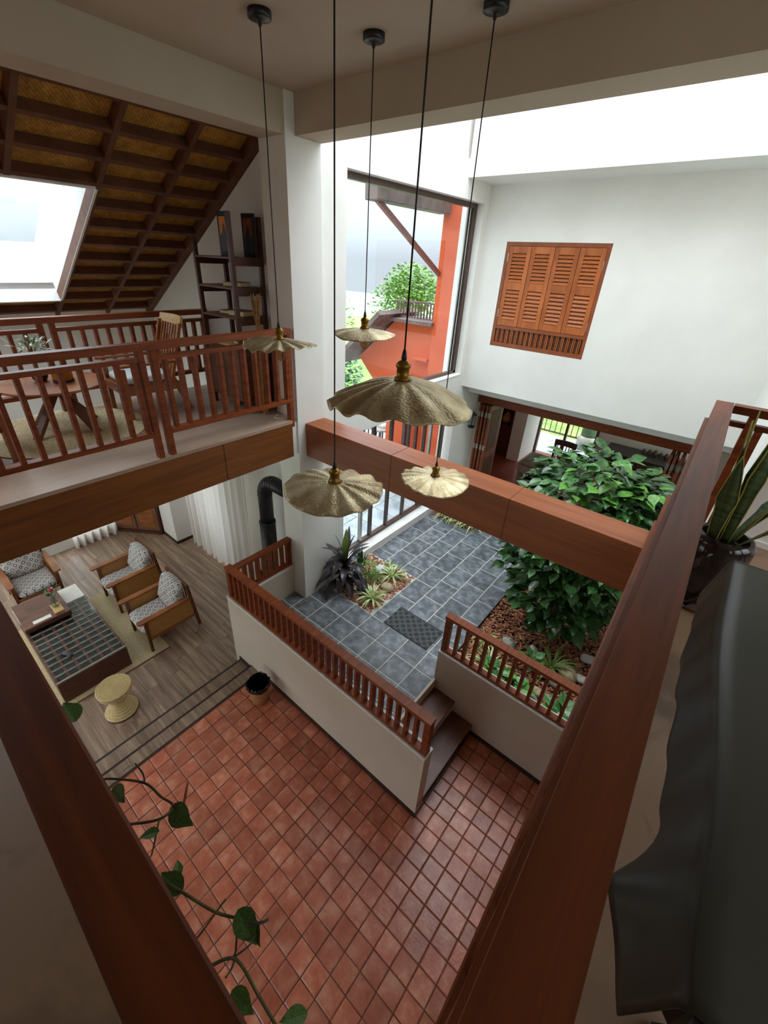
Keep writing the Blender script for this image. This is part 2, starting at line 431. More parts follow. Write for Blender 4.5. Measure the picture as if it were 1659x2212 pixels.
for i in range(-18, 9):
    for j in range(-16, 9):
        x, y = TX + (i + 0.5) * TP, TY + (j + 0.5) * TP
        x0, x1, y0, y1 = x - TP / 2, x + TP / 2, y - TP / 2, y + TP / 2
        if x1 > 1.0 or y0 < -1.2 or y1 > 3.07 or x1 < -3.2: continue
        if x < -0.86 and y1 > 1.98: continue
        if x1 > -3.22 and x0 < -3.22:
            continue
        if y > -0.02 and x < 0.06 and ntile < 298:
            o = link('tile', random.choice(tile_me), floor, False)
            o.location = (x, y, random.uniform(-0.001, 0.001)); o.rotation_euler = (random.uniform(-0.004, 0.004), random.uniform(-0.004, 0.004), random.choice((0, PI / 2, PI, -PI / 2)))
            ntile += 1
        else:
            far_tiles.box(x0 + 0.0035, x1 - 0.0035, y0 + 0.0035, y1 - 0.0035, -0.012, 0)
# cut tiles along the timber threshold
for j in range(-16, 2):
    y = TY + (j + 0.5) * TP
    x0 = TX + math.ceil((-3.22 - TX) / TP) * TP
    if y > -0.9: far_tiles.box(-3.217, x0 - 0.0035, y - TP / 2 + 0.0035, y + TP / 2 - 0.0035, -0.012, 0)
tag(far_tiles.build('tile_rest', M['terra'], floor), kind='stuff')

# raised slate court
slab_f = sbox('floor_slate', M['slategrout'], -3.64, -1.385, 2.0, 7.4, 0.0, 0.4865, label='raised grey slate paving of the planted court')
def slab(x0, x1, y0, y1):
    g = 0.0065; b_ = MB()
    b_.bbox(x0 + g, x1 - g, y0 + g, y1 - g, 0.474, 0.49 + random.uniform(-0.001, 0.001), 0.003)
    cx_, cy_ = (x0 + x1) / 2, (y0 + y1) / 2
    b_.v = [(v[0] - cx_, v[1] - cy_, v[2] - 0.48) for v in b_.v]
    o = link('slab', b_.mesh('slab', M['slate']), slab_f, False); o.location = (cx_, cy_, 0.48)
for a_, b_2 in ((2.04, 2.34), (2.34, 2.64), (2.64, 2.87)): slab(-3.63, -3.43, a_, b_2)
XE = [-3.43, -3.13, -2.83, -2.53, -2.23, -1.93, -1.63, -1.385]
for c_ in range(7):
    x0, x1 = XE[c_], XE[c_ + 1]
    YJ = [2.04, 2.34, 2.64, 2.955, 3.25]
    for a in range(4): slab(x0, x1, YJ[a], YJ[a + 1])
    js = [3.25] + [v for v in [(3.165 if c_ % 2 == 0 else 2.945) + 0.44 * k for k in range(12)] if v > 3.32]
    js = [v for v in js if v < 7.3] + [7.39]
    for a in range(len(js) - 1):
        y0, y1 = js[a], js[a + 1]
        if c_ < 3:
            if y1 <= 4.3: continue
            y0 = max(y0, 4.27)
        if y1 - y0 < 0.05: continue
        if 5.93 < y0 < 6.5 and c_ < 3: continue
        slab(x0, x1, y0, min(y1, 7.39))

# living room planks, two steps down
liv = sbox('floor_living', M['darkgap'], -8.35, -3.66, -2.5, 3.3, -0.3, -0.2135, label='brown grey laminate plank floor of the lounge')
plank_me = MB().box(-0.598, 0.598, -0.0735, 0.0735, -0.008, 0).mesh('plank', M['plank'])
rd = random.Random(3)
for j in range(-6, 21):
    y = j * 0.15 + 0.075
    if y > 3.2 or y < -0.8: continue
    x = -3.665 - rd.uniform(0, 1.1)
    L_ = -3.665
    while L_ > -8.2:
        e_ = max(x, -8.25)
        if e_ < L_ - 0.05:
            o = link('plank', plank_me, liv, False)
            o.location = ((L_ + e_) / 2, y, -0.2095); o.scale = ((L_ - e_) / 1.2, 1, 1)
        L_ = e_; x = L_ - 1.2
        if e_ <= -8.25: break
thr = struct(MB().box(-3.40, -3.222, -2.5, 1.91, -0.12, 0.0).build('trim_threshold', M['plank']), 'dark timber step edge between tiles and lounge')
MB().box(-3.66, -3.40, -2.5, 1.91, -0.25, -0.105).build('tread', M['plank'], thr)
for x_, z_ in ((-3.40, 0.003), (-3.235, 0.002), (-3.66, -0.102), (-3.43, -0.1045)):
    MB().box(x_ - 0.012, x_ + 0.012, -2.5, 1.91, z_ - 0.03, z_).build('nosing', M['nosing'], thr)

# steps up to the court
st = struct(MB().box(-1.37, -0.86, 2.02, 3.0, 0.0, 0.15).build('floor_steps', M['wall_warm']), 'two dark wooden steps up to the slate court')
MB().box(-1.37, -1.10, 2.02, 3.0, 0.15, 0.32).build('riser', M['wall_warm'], st)
MB().box(-1.385, -1.36, 2.02, 3.0, 0.30, 0.484).build('riser', M['wall_warm'], st)
MB().bbox(-1.12, -0.838, 1.93, 3.0, 0.146, 0.168, 0.004).build('tread', M['tread'], st)
MB().bbox(-1.375, -1.085, 2.02, 3.0, 0.316, 0.338, 0.004).build('tread', M['tread'], st)

# ================================================================== PARAPETS, COLUMN, BEAMS
pf = sbox('wall_parapet_front', M['wall_warm'], -3.75, -0.842, 1.915, 2.035, -0.21, 0.945, label='low plastered parapet in front of the slate court')
MB().bbox(-3.755, -0.836, 1.908, 2.042, 0.945, 0.965, 0.004).build('cap', M['wall'], pf)
pr = sbox('wall_parapet_return', M['wall_warm'], -3.75, -3.63, 2.035, 2.87, -0.21, 0.925, label='short parapet return by the column')
MB().bbox(-3.755, -3.625, 2.042, 2.87, 0.925, 0.945, 0.004).build('cap', M['wall'], pr)
pt = sbox('wall_parapet_side', M['wall_warm'], -1.388, 0.6, 3.0, 3.12, 0, 0.905, label='low plastered parapet in front of the bark bed')
MB().bbox(-1.392, 0.6, 2.994, 3.126, 0.905, 0.925, 0.004).build('cap', M['wall'], pt)
sbox('baseboard_front', M['base'], -3.2, -0.838, 1.905, 1.915, 0, 0.06)
sbox('baseboard_end', M['base'], -0.842, -0.832, 1.905, 3.0, 0, 0.05)
sbox('baseboard_side', M['base'], -0.842, 0.6, 2.99, 3.0, 0, 0.06)
sbox('baseboard_lounge', M['base'], -3.66, -3.4, 1.905, 1.915, -0.105, -0.03)
col = sbox('column', M['wall'], -3.76, -3.41, 2.87, 3.265, -0.21, 5.72, label='tall white corner column of the hall')
beam = struct(MB().bbox(-3.41, -0.03, 2.975, 3.265, 2.6, 2.99, 0.004).build('beam', M['beam']), 'red brown boxed tie beam crossing the hall')
for x_ in (-2.2, -1.0):
    MB().box(x_ - 0.002, x_ + 0.002, 2.972, 3.268, 2.597, 2.9925).build('seam', M['rail'], beam)
# ceiling and ceiling beams
ceil = struct(MB().box(-3.43, 2.5, -2.5, 3.27, 5.72, 5.9).build('ceiling', M['ceil']), 'flat cream ceiling over the hall')
MB().bbox(-2.83, 2.5, -2.5, 2.75, 5.705, 5.72, 0.003).build('panel', M['ceil'], ceil)
sbox('ceiling_beam_long', M['ceil'], -3.41, 2.5, 2.975, 3.27, 5.455, 5.72, label='wide plastered ceiling beam over the tie beam')
sbox('ceiling_beam_short', M['ceil'], -3.72, -3.43, -2.5, 2.9, 5.45, 6.0, label='plastered ceiling beam along the mezzanine edge')
sbox('wall_well_front', M['wall'], -3.56, 2.5, 3.1, 3.27, 5.72, 7.0)

# ================================================================== COURT WALLS
ww = struct(MB().box(-3.78, -3.5, 3.265, 3.7, -0.2, 5.78).build('wall_window', M['wall']), 'white wall with the tall picture window')
for nm, a in (('header', (3.7, 6.53, 5.36, 5.78)), ('spandrel', (3.7, 6.53, 2.6, 2.975)), ('pier', (6.53, 7.6, 0.3, 5.78))):
    MB().box(-3.78, -3.5, a[0], a[1], a[2], a[3]).build(nm, M['wall'], ww)
MB().box(-3.80, -3.56, 3.265, 7.6, 5.78, 7.0).build('upstand', M['wall'], ww)
MB().box(-3.6, -3.43, 3.7, 7.4, 0.3, 0.605).build('kerb', M['wall'], ww)
sbox('ceiling_soffit', M['wall'], -3.5, 2.5, 5.985, 6.9, 5.585, 7.0, label='white soffit box edging the roof glazing')
ws = struct(MB().box(-3.5, 2.5, 6.655, 6.9, 4.912, 5.6).build('wall_shutter', M['wall']), 'white wall holding the wooden shutters')
SX0, SX1, SZ0, SZ1 = -3.12, -1.695, 3.495, 4.912
MB().box(-3.5, SX0, 6.655, 6.9, SZ0, SZ1).build('panel', M['wall'], ws)
MB().box(SX1, 2.5, 6.655, 6.9, SZ0, SZ1).build('panel', M['wall'], ws)
MB().box(-3.5, 2.5, 6.655, 6.9, 2.765, SZ0).build('panel', M['wall'], ws)
MB().box(-3.5, 2.5, 6.9, 7.6, 2.62, 2.765).build('underside', M['wall'], ws)
wr = struct(MB().box(-3.5, 2.5, 7.4, 7.56, 2.47, 2.8).build('wall_recess', M['wall_warm']), 'set back wall above the folding door opening')
MB().box(-0.05, 2.5, 7.4, 7.56, 0.3, 2.5).build('pier', M['wall_warm'], wr)
MB().bbox(-3.49, -0.04, 7.37, 7.58, 2.34, 2.47, 0.004).build('lintel', M['rail'], wr)
MB().bbox(-3.5, -3.44, 7.37, 7.58, 0.49, 2.34, 0.004).build('jamb', M['wall_warm'], wr)
sbox('wall_court_side', M['wall'], 0.4, 0.6, 3.27, 7.4, -0.1, 3.0)
sbox('wall_gallery_end', M['wall'], 0.34, 2.5, 3.43, 6.66, 2.62, 7.0, label='white wall behind the end of the gallery')
sbox('floor_bed', M['soil'], -1.385, 0.4, 3.12, 7.4, 0.2, 0.455)
# ================================================================== GALLERY AND MEZZANINE SLABS
gf = sbox('floor_gallery', M['galfloor'], 0.005, 2.5, -2.5, 3.43, 2.66, 3.06, label='brown board floor of the upper gallery')
MB().box(-3.43, 0.005, -2.5, -0.035, 2.66, 3.06).build('board', M['galfloor'], gf)
sbox('baseboard_gallery', M['wall'], 0.16, 2.5, 3.418, 3.43, 3.06, 3.1)
mf = sbox('floor_mezzanine', M['mezfloor'], -5.25, -3.43, -2.5, 2.99, 3.03, 3.065, label='pale brown mezzanine floor')
MB().box(-5.25, -3.43, -2.5, 2.87, 2.655, 3.03).build('slab', M['wall'], mf)
MB().box(-3.43, -3.40, -2.5, 2.79, 3.035, 3.065).build('nosing', M['mezfloor'], mf)
fb = struct(MB().bbox(-3.43, -3.405, -2.5, 1.95, 2.65, 3.035, 0.003).build('trim_fascia', M['fascia']), 'golden brown timber fascia under the mezzanine railing')
MB().bbox(-3.43, -3.405, 1.955, 2.79, 2.65, 3.035, 0.003).build('board', M['fascia'], fb)
# ================================================================== LOUNGE AND OUTER WALLS
wl_ = struct(MB().box(-8.4, -8.2, -2.5, 3.3, -0.3, 0.05).build('wall_lounge_back', M['wall']), 'white lounge wall with the curtained window')
MB().box(-8.4, -8.2, -2.5, 3.3, 2.3, 2.65).build('header', M['wall'], wl_)
MB().box(-8.4, -8.2, 2.2, 3.3, 0.05, 2.3).build('pier', M['wall'], wl_)
MB().box(-8.4, -8.2, -2.5, -2.3, 0.05, 2.3).build('pier', M['wall'], wl_)  # window opening stretched out of view to add daylight in the lounge
MB().bbox(-8.2, -8.05, -1.2, 2.08, -0.21, 0.0, 0.005).build('ledge', M['wall'], wl_)
wg = struct(MB().box(-8.4, -6.6, 3.3, 3.5, -0.3, 2.65).build('wall_lounge_side', M['wall']), 'white side wall of lounge and mezzanine')
MB().box(-5.6, -3.76, 3.3, 3.5, -0.3, 2.65).build('pier', M['wall'], wg)
MB().box(-6.6, -5.6, 3.3, 3.5, 2.3, 2.65).build('header', M['wall'], wg)
MB().box(-7.32, -6.82, 2.71, 3.3, -0.21, 2.65).build('pier', M['wall'], wg)
MB().box(-7.325, -6.815, 2.70, 3.3, -0.21, -0.15).build('skirting', M['base'], wg)
MB().box(-8.4, -3.76, 3.0, 3.4, 2.65, 6.2).build('gable', M['wall'], wg)
sbox('wall_knee', M['wall'], -6.85, -6.63, -2.5, 3.0, 2.2, 4.0, label='low knee wall under the sloping roof')
sbox('ceiling_lounge', M['wall'], -8.4, -6.7, -2.5, 3.4, 2.65, 2.8)
# walls behind the camera, with unseen openings added to let in fill daylight
wso = struct(MB().box(-8.4, 2.6, -2.7, -2.5, 5.25, 6.2).build('wall_south', M['wall_warm']), 'cream wall on the open side behind the gallery')
for x0, x1, z0, z1 in ((-8.4, 2.6, 2.4, 3.7), (-8.4, 2.6, -0.3, 0.0), (-8.4, 2.6, 3.7, 5.25), (-8.4, -8.1, 0, 2.4), (-3.8, -2.3, 0, 2.4), (-0.9, 2.6, 0, 2.4)):
    MB().box(x0, x1, -2.7, -2.5, z0, z1).build('panel', M['wall_warm'], wso)
wea = struct(MB().box(2.5, 2.7, -2.7, 7.6, 5.4, 7.0).build('wall_east', M['wall_warm']), 'cream wall closing the gallery')
for y0, y1, z0, z1 in ((-2.7, 7.6, -0.3, 3.7), (-2.7, -1.2, 3.7, 5.4), (-0.3, 0.6, 3.7, 5.4), (3.3, 7.6, 3.7, 5.4)):
    MB().box(2.5, 2.7, y0, y1, z0, z1).build('panel', M['wall_warm'], wea)
# ================================================================== SLOPING ROOF
def rz(x): return 4.628 + 0.586 * (x + 5.26)
sl = math.hypot(1, 0.586); nx, nz_ = -0.586 / sl, 1 / sl      # roof normal (up)
def roof_bar(b_, xa, xb, y0, y1, h0, h1):
    """slab following the slope between two x, offset h0..h1 along the normal above the rafter underside"""
    p = []
    for h in (h0, h1):
        for (x, y) in ((xa, y0), (xb, y0), (xb, y1), (xa, y1)):
            p.append((x + nx * h, y, rz(x) + nz_ * h))
    return b_.hexa(p)
YR = [-1.8, -1.2, -0.6, 0.0, 0.6, 1.2, 1.82, 2.4, 2.955]
SKX0, SKX1, SKY0, SKY1 = -6.28, -4.6, 0.62, 1.80
rf = MB()
roof_bar(rf, -6.9, -3.5, 1.84, 3.3, 0.13, 0.2); roof_bar(rf, -6.9, -3.5, -0.2, 0.58, 0.13, 0.2); roof_bar(rf, -6.9, -6.3, -2.6, -0.2, 0.13, 0.2); roof_bar(rf, -3.9, -3.5, -2.6, -0.2, 0.13, 0.2)  # roof left open out of view, added to bring daylight onto the mezzanine
roof_bar(rf, SKX1, -3.5, 0.58, 1.84, 0.13, 0.2); roof_bar(rf, -6.9, SKX0, 0.58, 1.84, 0.13, 0.2)
roof = struct(rf.build('roof', M['dark']), 'sloping timber roof lined with woven bamboo mats')
for k, y in enumerate(YR):
    w_ = 0.042 if k < 8 else 0.09
    if k == 5:
        o = roof_bar(MB(), SKX1, -3.6, y - w_ / 2, y + w_ / 2, -0.005, 0.1).build('rafter', M['dark'], roof)
        o = roof_bar(MB(), -6.8, SKX0 - 0.02, y - w_ / 2, y + w_ / 2, -0.005, 0.1).build('rafter', M['dark'], roof)
    else:
        roof_bar(MB(), -6.8, -3.6, y - w_ / 2, y + w_ / 2, -0.005, 0.1).build('rafter', M['dark'], roof)
PX = [-3.82 - 0.247 * k for k in range(12)]
for x in PX:
    if SKX0 - 0.02 < x < SKX1 + 0.02:
        roof_bar(MB(), x - 0.018, x + 0.018, 1.82, 3.0, 0.0, 0.09).build('purlin', M['dark'], roof)
        roof_bar(MB(), x - 0.018, x + 0.018, -0.3, 0.6, 0.0, 0.09).build('purlin', M['dark'], roof)
    else:
        roof_bar(MB(), x - 0.018, x + 0.018, -0.3, 3.0, 0.0, 0.09).build('purlin', M['dark'], roof)
for i in range(len(PX) - 1):
    for j in range(3, len(YR) - 1):
        xm = (PX[i] + PX[i + 1]) / 2
        if SKX0 < xm < SKX1 and 0.55 < YR[j] < 1.8: continue
        roof_bar(MB(), PX[i + 1] + 0.01, PX[i] - 0.01, YR[j] + 0.015, YR[j + 1] - 0.015, 0.085, 0.1).build('woven_panel', M['woven'], roof)
roof_bar(MB(), PX[-1], -3.4, -0.2, 0.0, 0.1, 0.12).build('woven_panel', M['woven'], roof)
# skylight shaft, frame and pane
sk = struct(roof_bar(roof_bar(MB(), SKX0, SKX1, SKY1, SKY1 + 0.02, -0.01, 0.66), SKX0, SKX1, SKY0 - 0.02, SKY0, -0.01, 0.66).build('window_3', M['wall']), 'white lined skylight in the sloping roof')
roof_bar(MB(), SKX0 - 0.02, SKX0, SKY0, SKY1, -0.01, 0.66).build('reveal', M['wall'], sk)
roof_bar(MB(), SKX1, SKX1 + 0.02, SKY0, SKY1, -0.01, 0.66).build('reveal', M['wall'], sk)
roof_bar(MB(), SKX0, SKX1, SKY0, SKY1, 0.64, 0.645).build('pane', M['glass'], sk)
roof_bar(roof_bar(MB(), -6.9, SKX0 - 0.02, SKY0 - .1, SKY1 + .1, 0.1, 0.13), SKX1 + 0.02, -3.5, SKY0 - .1, SKY1 + .1, 0.1, 0.13).build('flashing', M['dark'], sk)
# ================================================================== RAILINGS
def railing(name, label, a, b, zt, zb, n, wall_top=None, top_w=0.09, top_h=0.05, sub=None, posts=(), bw=0.03, bd=0.06, mtop=None, mbal=None, skip=(), post_bottom=None, end_posts=True, group=None, bot_h=0.04):
    """straight railing from a to b (x,y). zt top of handrail, zb bottom of the bottom rail, n balusters"""
    mtop = mtop or M['railh']; mbal = mbal or M['rail']
    a, b = Vector((*a, 0)), Vector((*b, 0)); d = (b - a).normalized(); L_ = (b - a).length
    t = thing(name, label, 'railing', (a.x, a.y, zb), 0, group)
    def bar(nm, s0, s1, z0, z1, w_, m_):
        p, q = a + d * s0, a + d * s1; zc = (z0 + z1) / 2
        return MB().bar((p.x, p.y, zc), (q.x, q.y, zc), w_, z1 - z0).build(nm, m_, t)
    bar('handrail', 0, L_, zt - top_h, zt, top_w, mtop)
    zs = zt - top_h
    if sub is not None:
        cuts = [0] + [v for p in posts for v in (p - 0.025, p + 0.125)] + [L_]
        for k in range(0, len(cuts), 2): bar('sub_rail', cuts[k], cuts[k + 1], sub - 0.035, sub, top_w * 0.7, mtop)
        zs = sub - 0.035
    cuts = [0] + [v for p in posts for v in (p - 0.025, p + 0.125)] + [L_]
    for k in range(0, len(cuts), 2): bar('bottom_rail', cuts[k], cuts[k + 1], zb, zb + bot_h, top_w * 0.8, mtop)
    def vert(nm, s, z0, z1, w_, dd):
        c = a + d * s; e = Vector((-d.y, d.x, 0))
        p = [c - d * w_ / 2 - e * dd / 2, c + d * w_ / 2 - e * dd / 2, c + d * w_ / 2 + e * dd / 2, c - d * w_ / 2 + e * dd / 2]
        return MB().hexa([(v.x, v.y, z0) for v in p] + [(v.x, v.y, z1) for v in p]).build(nm, mbal, t)
    pb = post_bottom if post_bottom is not None else zb
    ps = []
    for p in posts: ps += [p, p + 0.10]
    for p in ps: vert('post', p, pb, zt - top_h, 0.045, top_w * 0.75)
    if end_posts:
        vert('post', 0.025, pb if post_bottom else zb, zt - top_h, 0.045, top_w * 0.75); vert('post', L_ - 0.025, pb if post_bottom else zb, zt - top_h, 0.045, top_w * 0.75)
    for k in range(n):
        s = L_ * (k + 0.5) / n
        if any(abs(s - q) < 0.055 for q in ps): continue
        vert('baluster', s, zb + bot_h, zs, bw, bd)
    return t

railing('parapet_railing', 'long red brown railing on the parapet beside the terracotta floor', (-3.72, 1.965), (-0.845, 1.965), 1.42, 0.965, 30, top_w=0.085, top_h=0.035, bw=0.028, bd=0.06, bot_h=0.03)
railing('parapet_railing', 'short railing return between the parapet corner and white column', (-3.69, 2.02), (-3.69, 2.868), 1.37, 0.945, 9, top_w=0.085, top_h=0.035, bw=0.04, bd=0.05, bot_h=0.03)
railing('parapet_railing', 'red brown railing on the parapet in front of the bark bed', (-1.38, 3.055), (0.25, 3.055), 1.43, 0.925, 16, top_w=0.085, top_h=0.035, bw=0.028, bd=0.06, bot_h=0.03)
railing('balcony_railing', 'slatted mezzanine railing above the golden brown fascia', (-3.445, -1.6), (-3.445, 2.83), 3.985, 3.255, 37, top_w=0.085, top_h=0.055, sub=3.885, posts=(0.2, 2.99), bw=0.028, bd=0.06, post_bottom=2.99)
railing('balcony_railing', 'rear mezzanine railing behind the round table and chair', (-5.2, -1.6), (-5.2, 2.99), 3.985, 3.255, 38, top_w=0.085, top_h=0.055, sub=3.885, posts=(0.2, 2.85), bw=0.028, bd=0.06, post_bottom=3.066)
# gallery railings next to the camera
t = thing('gallery_railing', 'wide red brown gallery handrail running beside the potted snake plant', 'railing', (0.05, 1.6, 3.06))
def skew(x0, x1, z0, z1, ya=-0.06, yb=3.31, k=-0.0095, xo=0.019):
    p = []
    for z in (z0, z1):
        p += [(x0 + xo + k * ya, ya, z), (x1 + xo + k * ya, ya, z), (x1 + xo + k * yb, yb, z), (x0 + xo + k * yb, yb, z)]
    return MB().hexa(p)
skew(0.0, 0.088, 3.905, 3.95).build('handrail', M['railv'], t)
skew(-0.006, 0.05, 3.80, 3.835, k=-0.0135).build('sub_rail', M['railv'], t)
skew(-0.010, 0.05, 3.24, 3.28, k=-0.0165).build('bottom_rail', M['railv'], t)
skew(-0.013, 0.02, 3.03, 3.0595, k=-0.019).build('edge_strip', M['railv'], t)
for k in range(22):
    y = 0.1 + k * 0.15; x = 0.019 - 0.0095 * y
    MB().box(x - 0.004, x + 0.045, y - 0.014, y + 0.014, 3.28, 3.80).build('baluster', M['rail'], t)
MB().box(-0.012, 0.07, 3.23, 3.30, 3.06, 3.905).build('post', M['rail'], t)
t = thing('gallery_railing', 'wide dark gallery handrail with a green vine growing along it', 'railing', (-1.7, -0.02, 3.06))
MB().bbox(-3.40, -0.02, -0.058, 0.02, 3.905, 3.95, 0.004).build('handrail', M['railu'], t)
MB().box(-3.40, -0.02, -0.045, 0.016, 3.80, 3.835).build('sub_rail', M['railu'], t)
MB().box(-3.40, -0.02, -0.045, 0.016, 3.24, 3.28).build('bottom_rail', M['railu'], t)
for k in range(22):
    x = -0.1 - k * 0.15
    MB().box(x - 0.014, x + 0.014, -0.04, 0.012, 3.28, 3.80).build('baluster', M['rail'], t)
t = thing('gallery_railing', 'short railing turning the gallery corner behind the snake plant', 'railing', (0.2, 3.28, 3.06))
MB().box(0.08, 0.34, 3.235, 3.31, 3.905, 3.95).build('handrail', M['railu'], t)
MB().box(0.06, 0.34, 3.255, 3.30, 3.825, 3.855).build('sub_rail', M['railu'], t)
MB().box(0.06, 0.17, 3.255, 3.30, 3.20, 3.24).build('bottom_rail', M['railu'], t)
MB().box(0.168, 0.208, 3.24, 3.31, 3.062, 3.905).build('post', M['rail'], t)
MB().box(0.222, 0.258, 3.24, 3.31, 3.062, 3.825).build('post', M['rail'], t)

# ================================================================== WINDOWS
XF = -3.635
w1 = struct(MB().box(XF - 0.03, XF + 0.03, 3.7, 6.53, 5.30, 5.36).build('window_1', M['frame']), 'tall picture window with a brown frame')
for y0, y1 in ((3.7, 3.72), (6.46, 6.53)):
    MB().box(XF - 0.03, XF + 0.03, y0, y1, 3.0, 5.30).build('frame', M['frame'], w1)
MB().box(XF - 0.03, XF + 0.03, 3.7, 6.53, 2.975, 3.03).build('frame', M['frame'], w1)
MB().box(XF - 0.05, XF - 0.035, 6.39, 6.455, 3.03, 5.30).build('track', M['steel'], w1)
MB().box(XF - 0.004, XF + 0.004, 3.72, 4.55, 3.03, 5.30).build('pane', M['glass'], w1)
MB().box(XF - 0.004, XF + 0.004, 4.556, 6.46, 3.03, 5.30).build('pane', M['glass'], w1)
MB().box(-3.605, -3.49, 3.7, 6.53, 2.97, 2.985).build('sill', M['wall'], w1)
w2 = struct(MB().box(XF - 0.035, XF + 0.035, 3.7, 7.38, 0.60, 0.66).build('window_2', M['frame']), 'brown framed sliding glass doors beside the slate court')
MB().box(XF - 0.035, XF + 0.035, 3.7, 6.53, 2.54, 2.6).build('frame', M['frame'], w2)
for y, w_, mm in ((4.22, 0.05, 'steel'), (4.46, 0.05, 'frame'), (4.88, 0.05, 'frame'), (5.34, 0.045, 'frame'), (5.82, 0.05, 'frame'), (6.01, 0.05, 'steel'), (6.40, 0.07, 'frame')):
    MB().box(XF - 0.025, XF + 0.025, y - w_ / 2, y + w_ / 2, 0.66, 2.54).build('mullion', M[mm], w2)
ys = [3.72, 4.22, 4.46, 4.88, 5.34, 5.82, 6.4]
for k in range(6): MB().box(XF - 0.004, XF + 0.004, ys[k] + 0.025, ys[k + 1] - 0.025, 0.66, 2.54).build('pane', M['glass'], w2)
# wall shutters
w4 = struct(MB().box(SX0, SX1, 6.70, 6.76, SZ0, SZ1).build('window_4', M['shutterframe']), 'four leaf louvred wooden shutter window')
FZ = 3.80
for a in ((SX0, SX1, SZ1 - 0.05, SZ1), (SX0, SX1, SZ0, SZ0 + 0.06), (SX0, SX1, FZ - 0.045, FZ), (SX0, SX0 + 0.05, SZ0, SZ1), (SX1 - 0.05, SX1, SZ0, SZ1)):
    v_ = a[1] - a[0] < 0.1
    MB().box(a[0] + 0.001, a[1] - 0.001, 6.663 if v_ else 6.66, 6.70, a[2] + 0.001, a[3] - 0.001).build('frame', M['shutterframe'], w4)
lw_ = (SX1 - SX0 - 0.10) / 4
slat_me = MB().hexa([(-0.5, -0.5, -0.5), (0.5, -0.5, -0.5), (0.5, 0.5, 0.25), (-0.5, 0.5, 0.25), (-0.5, -0.5, -0.2), (0.5, -0.5, -0.2), (0.5, 0.5, 0.5), (-0.5, 0.5, 0.5)]).mesh('slat', M['shutter'])
for k in range(4):
    x0 = SX0 + 0.05 + k * lw_ + 0.003; x1 = x0 + lw_ - 0.006; st_ = 0.06
    leaf = MB().box(x0, x1, 6.688, 6.70, FZ, SZ1 - 0.05).build('shutter_leaf', M['picblack'], w4)
    zt, zb, zm = SZ1 - 0.052, FZ + 0.002, (SZ1 - 0.05 + FZ) / 2 + 0.02
    for a in ((x0, x0 + st_, zb, zt), (x1 - st_, x1, zb, zt), (x0 + st_, x1 - st_, zt - 0.09, zt), (x0 + st_, x1 - st_, zb, zb + 0.09), (x0 + st_, x1 - st_, zm - 0.05, zm + 0.05)):
        MB().bbox(a[0], a[1], 6.664, 6.69, a[2], a[3], 0.003).build('rail', M['shutter'], leaf)
    for za, zc in ((zb + 0.09, zm - 0.05), (zm + 0.05, zt - 0.09)):
        for q in range(8):
            h_ = (zc - za) / 8
            o = link('slat', slat_me, leaf, False); o.location = ((x0 + x1) / 2, 6.676, za + h_ * (q + 0.5)); o.scale = (x1 - x0 - 2 * st_, 0.02, h_ * 0.85)
for x_, z_ in ((SX0 + 0.05, 4.72), (SX0 + 0.05, 3.98), (SX1 - 0.05, 4.66), (SX1 - 0.05, 3.92)):
    MB().box(x_ - 0.006, x_ + 0.006, 6.656, 6.666, z_ - 0.055, z_ + 0.055).build('hinge', M['steel'], w4)
MB().box(SX0 + 0.05, SX1 - 0.05, 6.69, 6.70, SZ0 + 0.06, FZ - 0.045).build('backing', M['shelf'], w4)
for k in range(17):
    x = SX0 + 0.05 + (SX1 - SX0 - 0.10) * (k + 0.5) / 17
    for dx in (-0.011, 0.011):
        MB().box(x + dx - 0.0055, x + dx + 0.0055, 6.668, 6.69, SZ0 + 0.06, FZ - 0.045).build('slat', M['shutter'], w4)
# folding doors of the dining room
def fold_leaf(t, x, y0, y1, mat_, ang=0.0):
    f_ = MB().bbox(x - 0.02, x + 0.02, y0, y1, 0.5, 2.33, 0.003).build('leaf', mat_, t)
    for z0, z1 in ((0.62, 1.25), (1.40, 2.22)):
        for sx in (-1, 1):
            MB().box(x + sx * 0.021 - 0.003, x + sx * 0.021 + 0.003, y0 + 0.09, y1 - 0.09, z0, z1).build('panel', M['dark'], f_)
    for z in (0.8, 1.5, 2.15):
        MB().box(x - 0.022, x + 0.022, y0 - 0.004, y0 + 0.012, z - 0.05, z + 0.05).build('hinge', M['steel'], f_)
d1 = struct(MB().box(-3.44, -3.40, 7.22, 7.37, 0.49, 0.5).build('door_1', M['rail']), 'folded wooden doors beside the wall lantern')
for k, x in enumerate((-3.39, -3.33, -3.25, -3.19)): fold_leaf(d1, x, 7.30, 7.88, M['shutterframe'])
d2 = struct(MB().box(-0.16, -0.10, 7.22, 7.37, 0.49, 0.5).build('door_2', M['rail']), 'folded wooden doors at the far end of the opening')
for k, x in enumerate((-0.25, -0.19, -0.11)): fold_leaf(d2, x, 7.16, 7.74, M['shutterframe'])

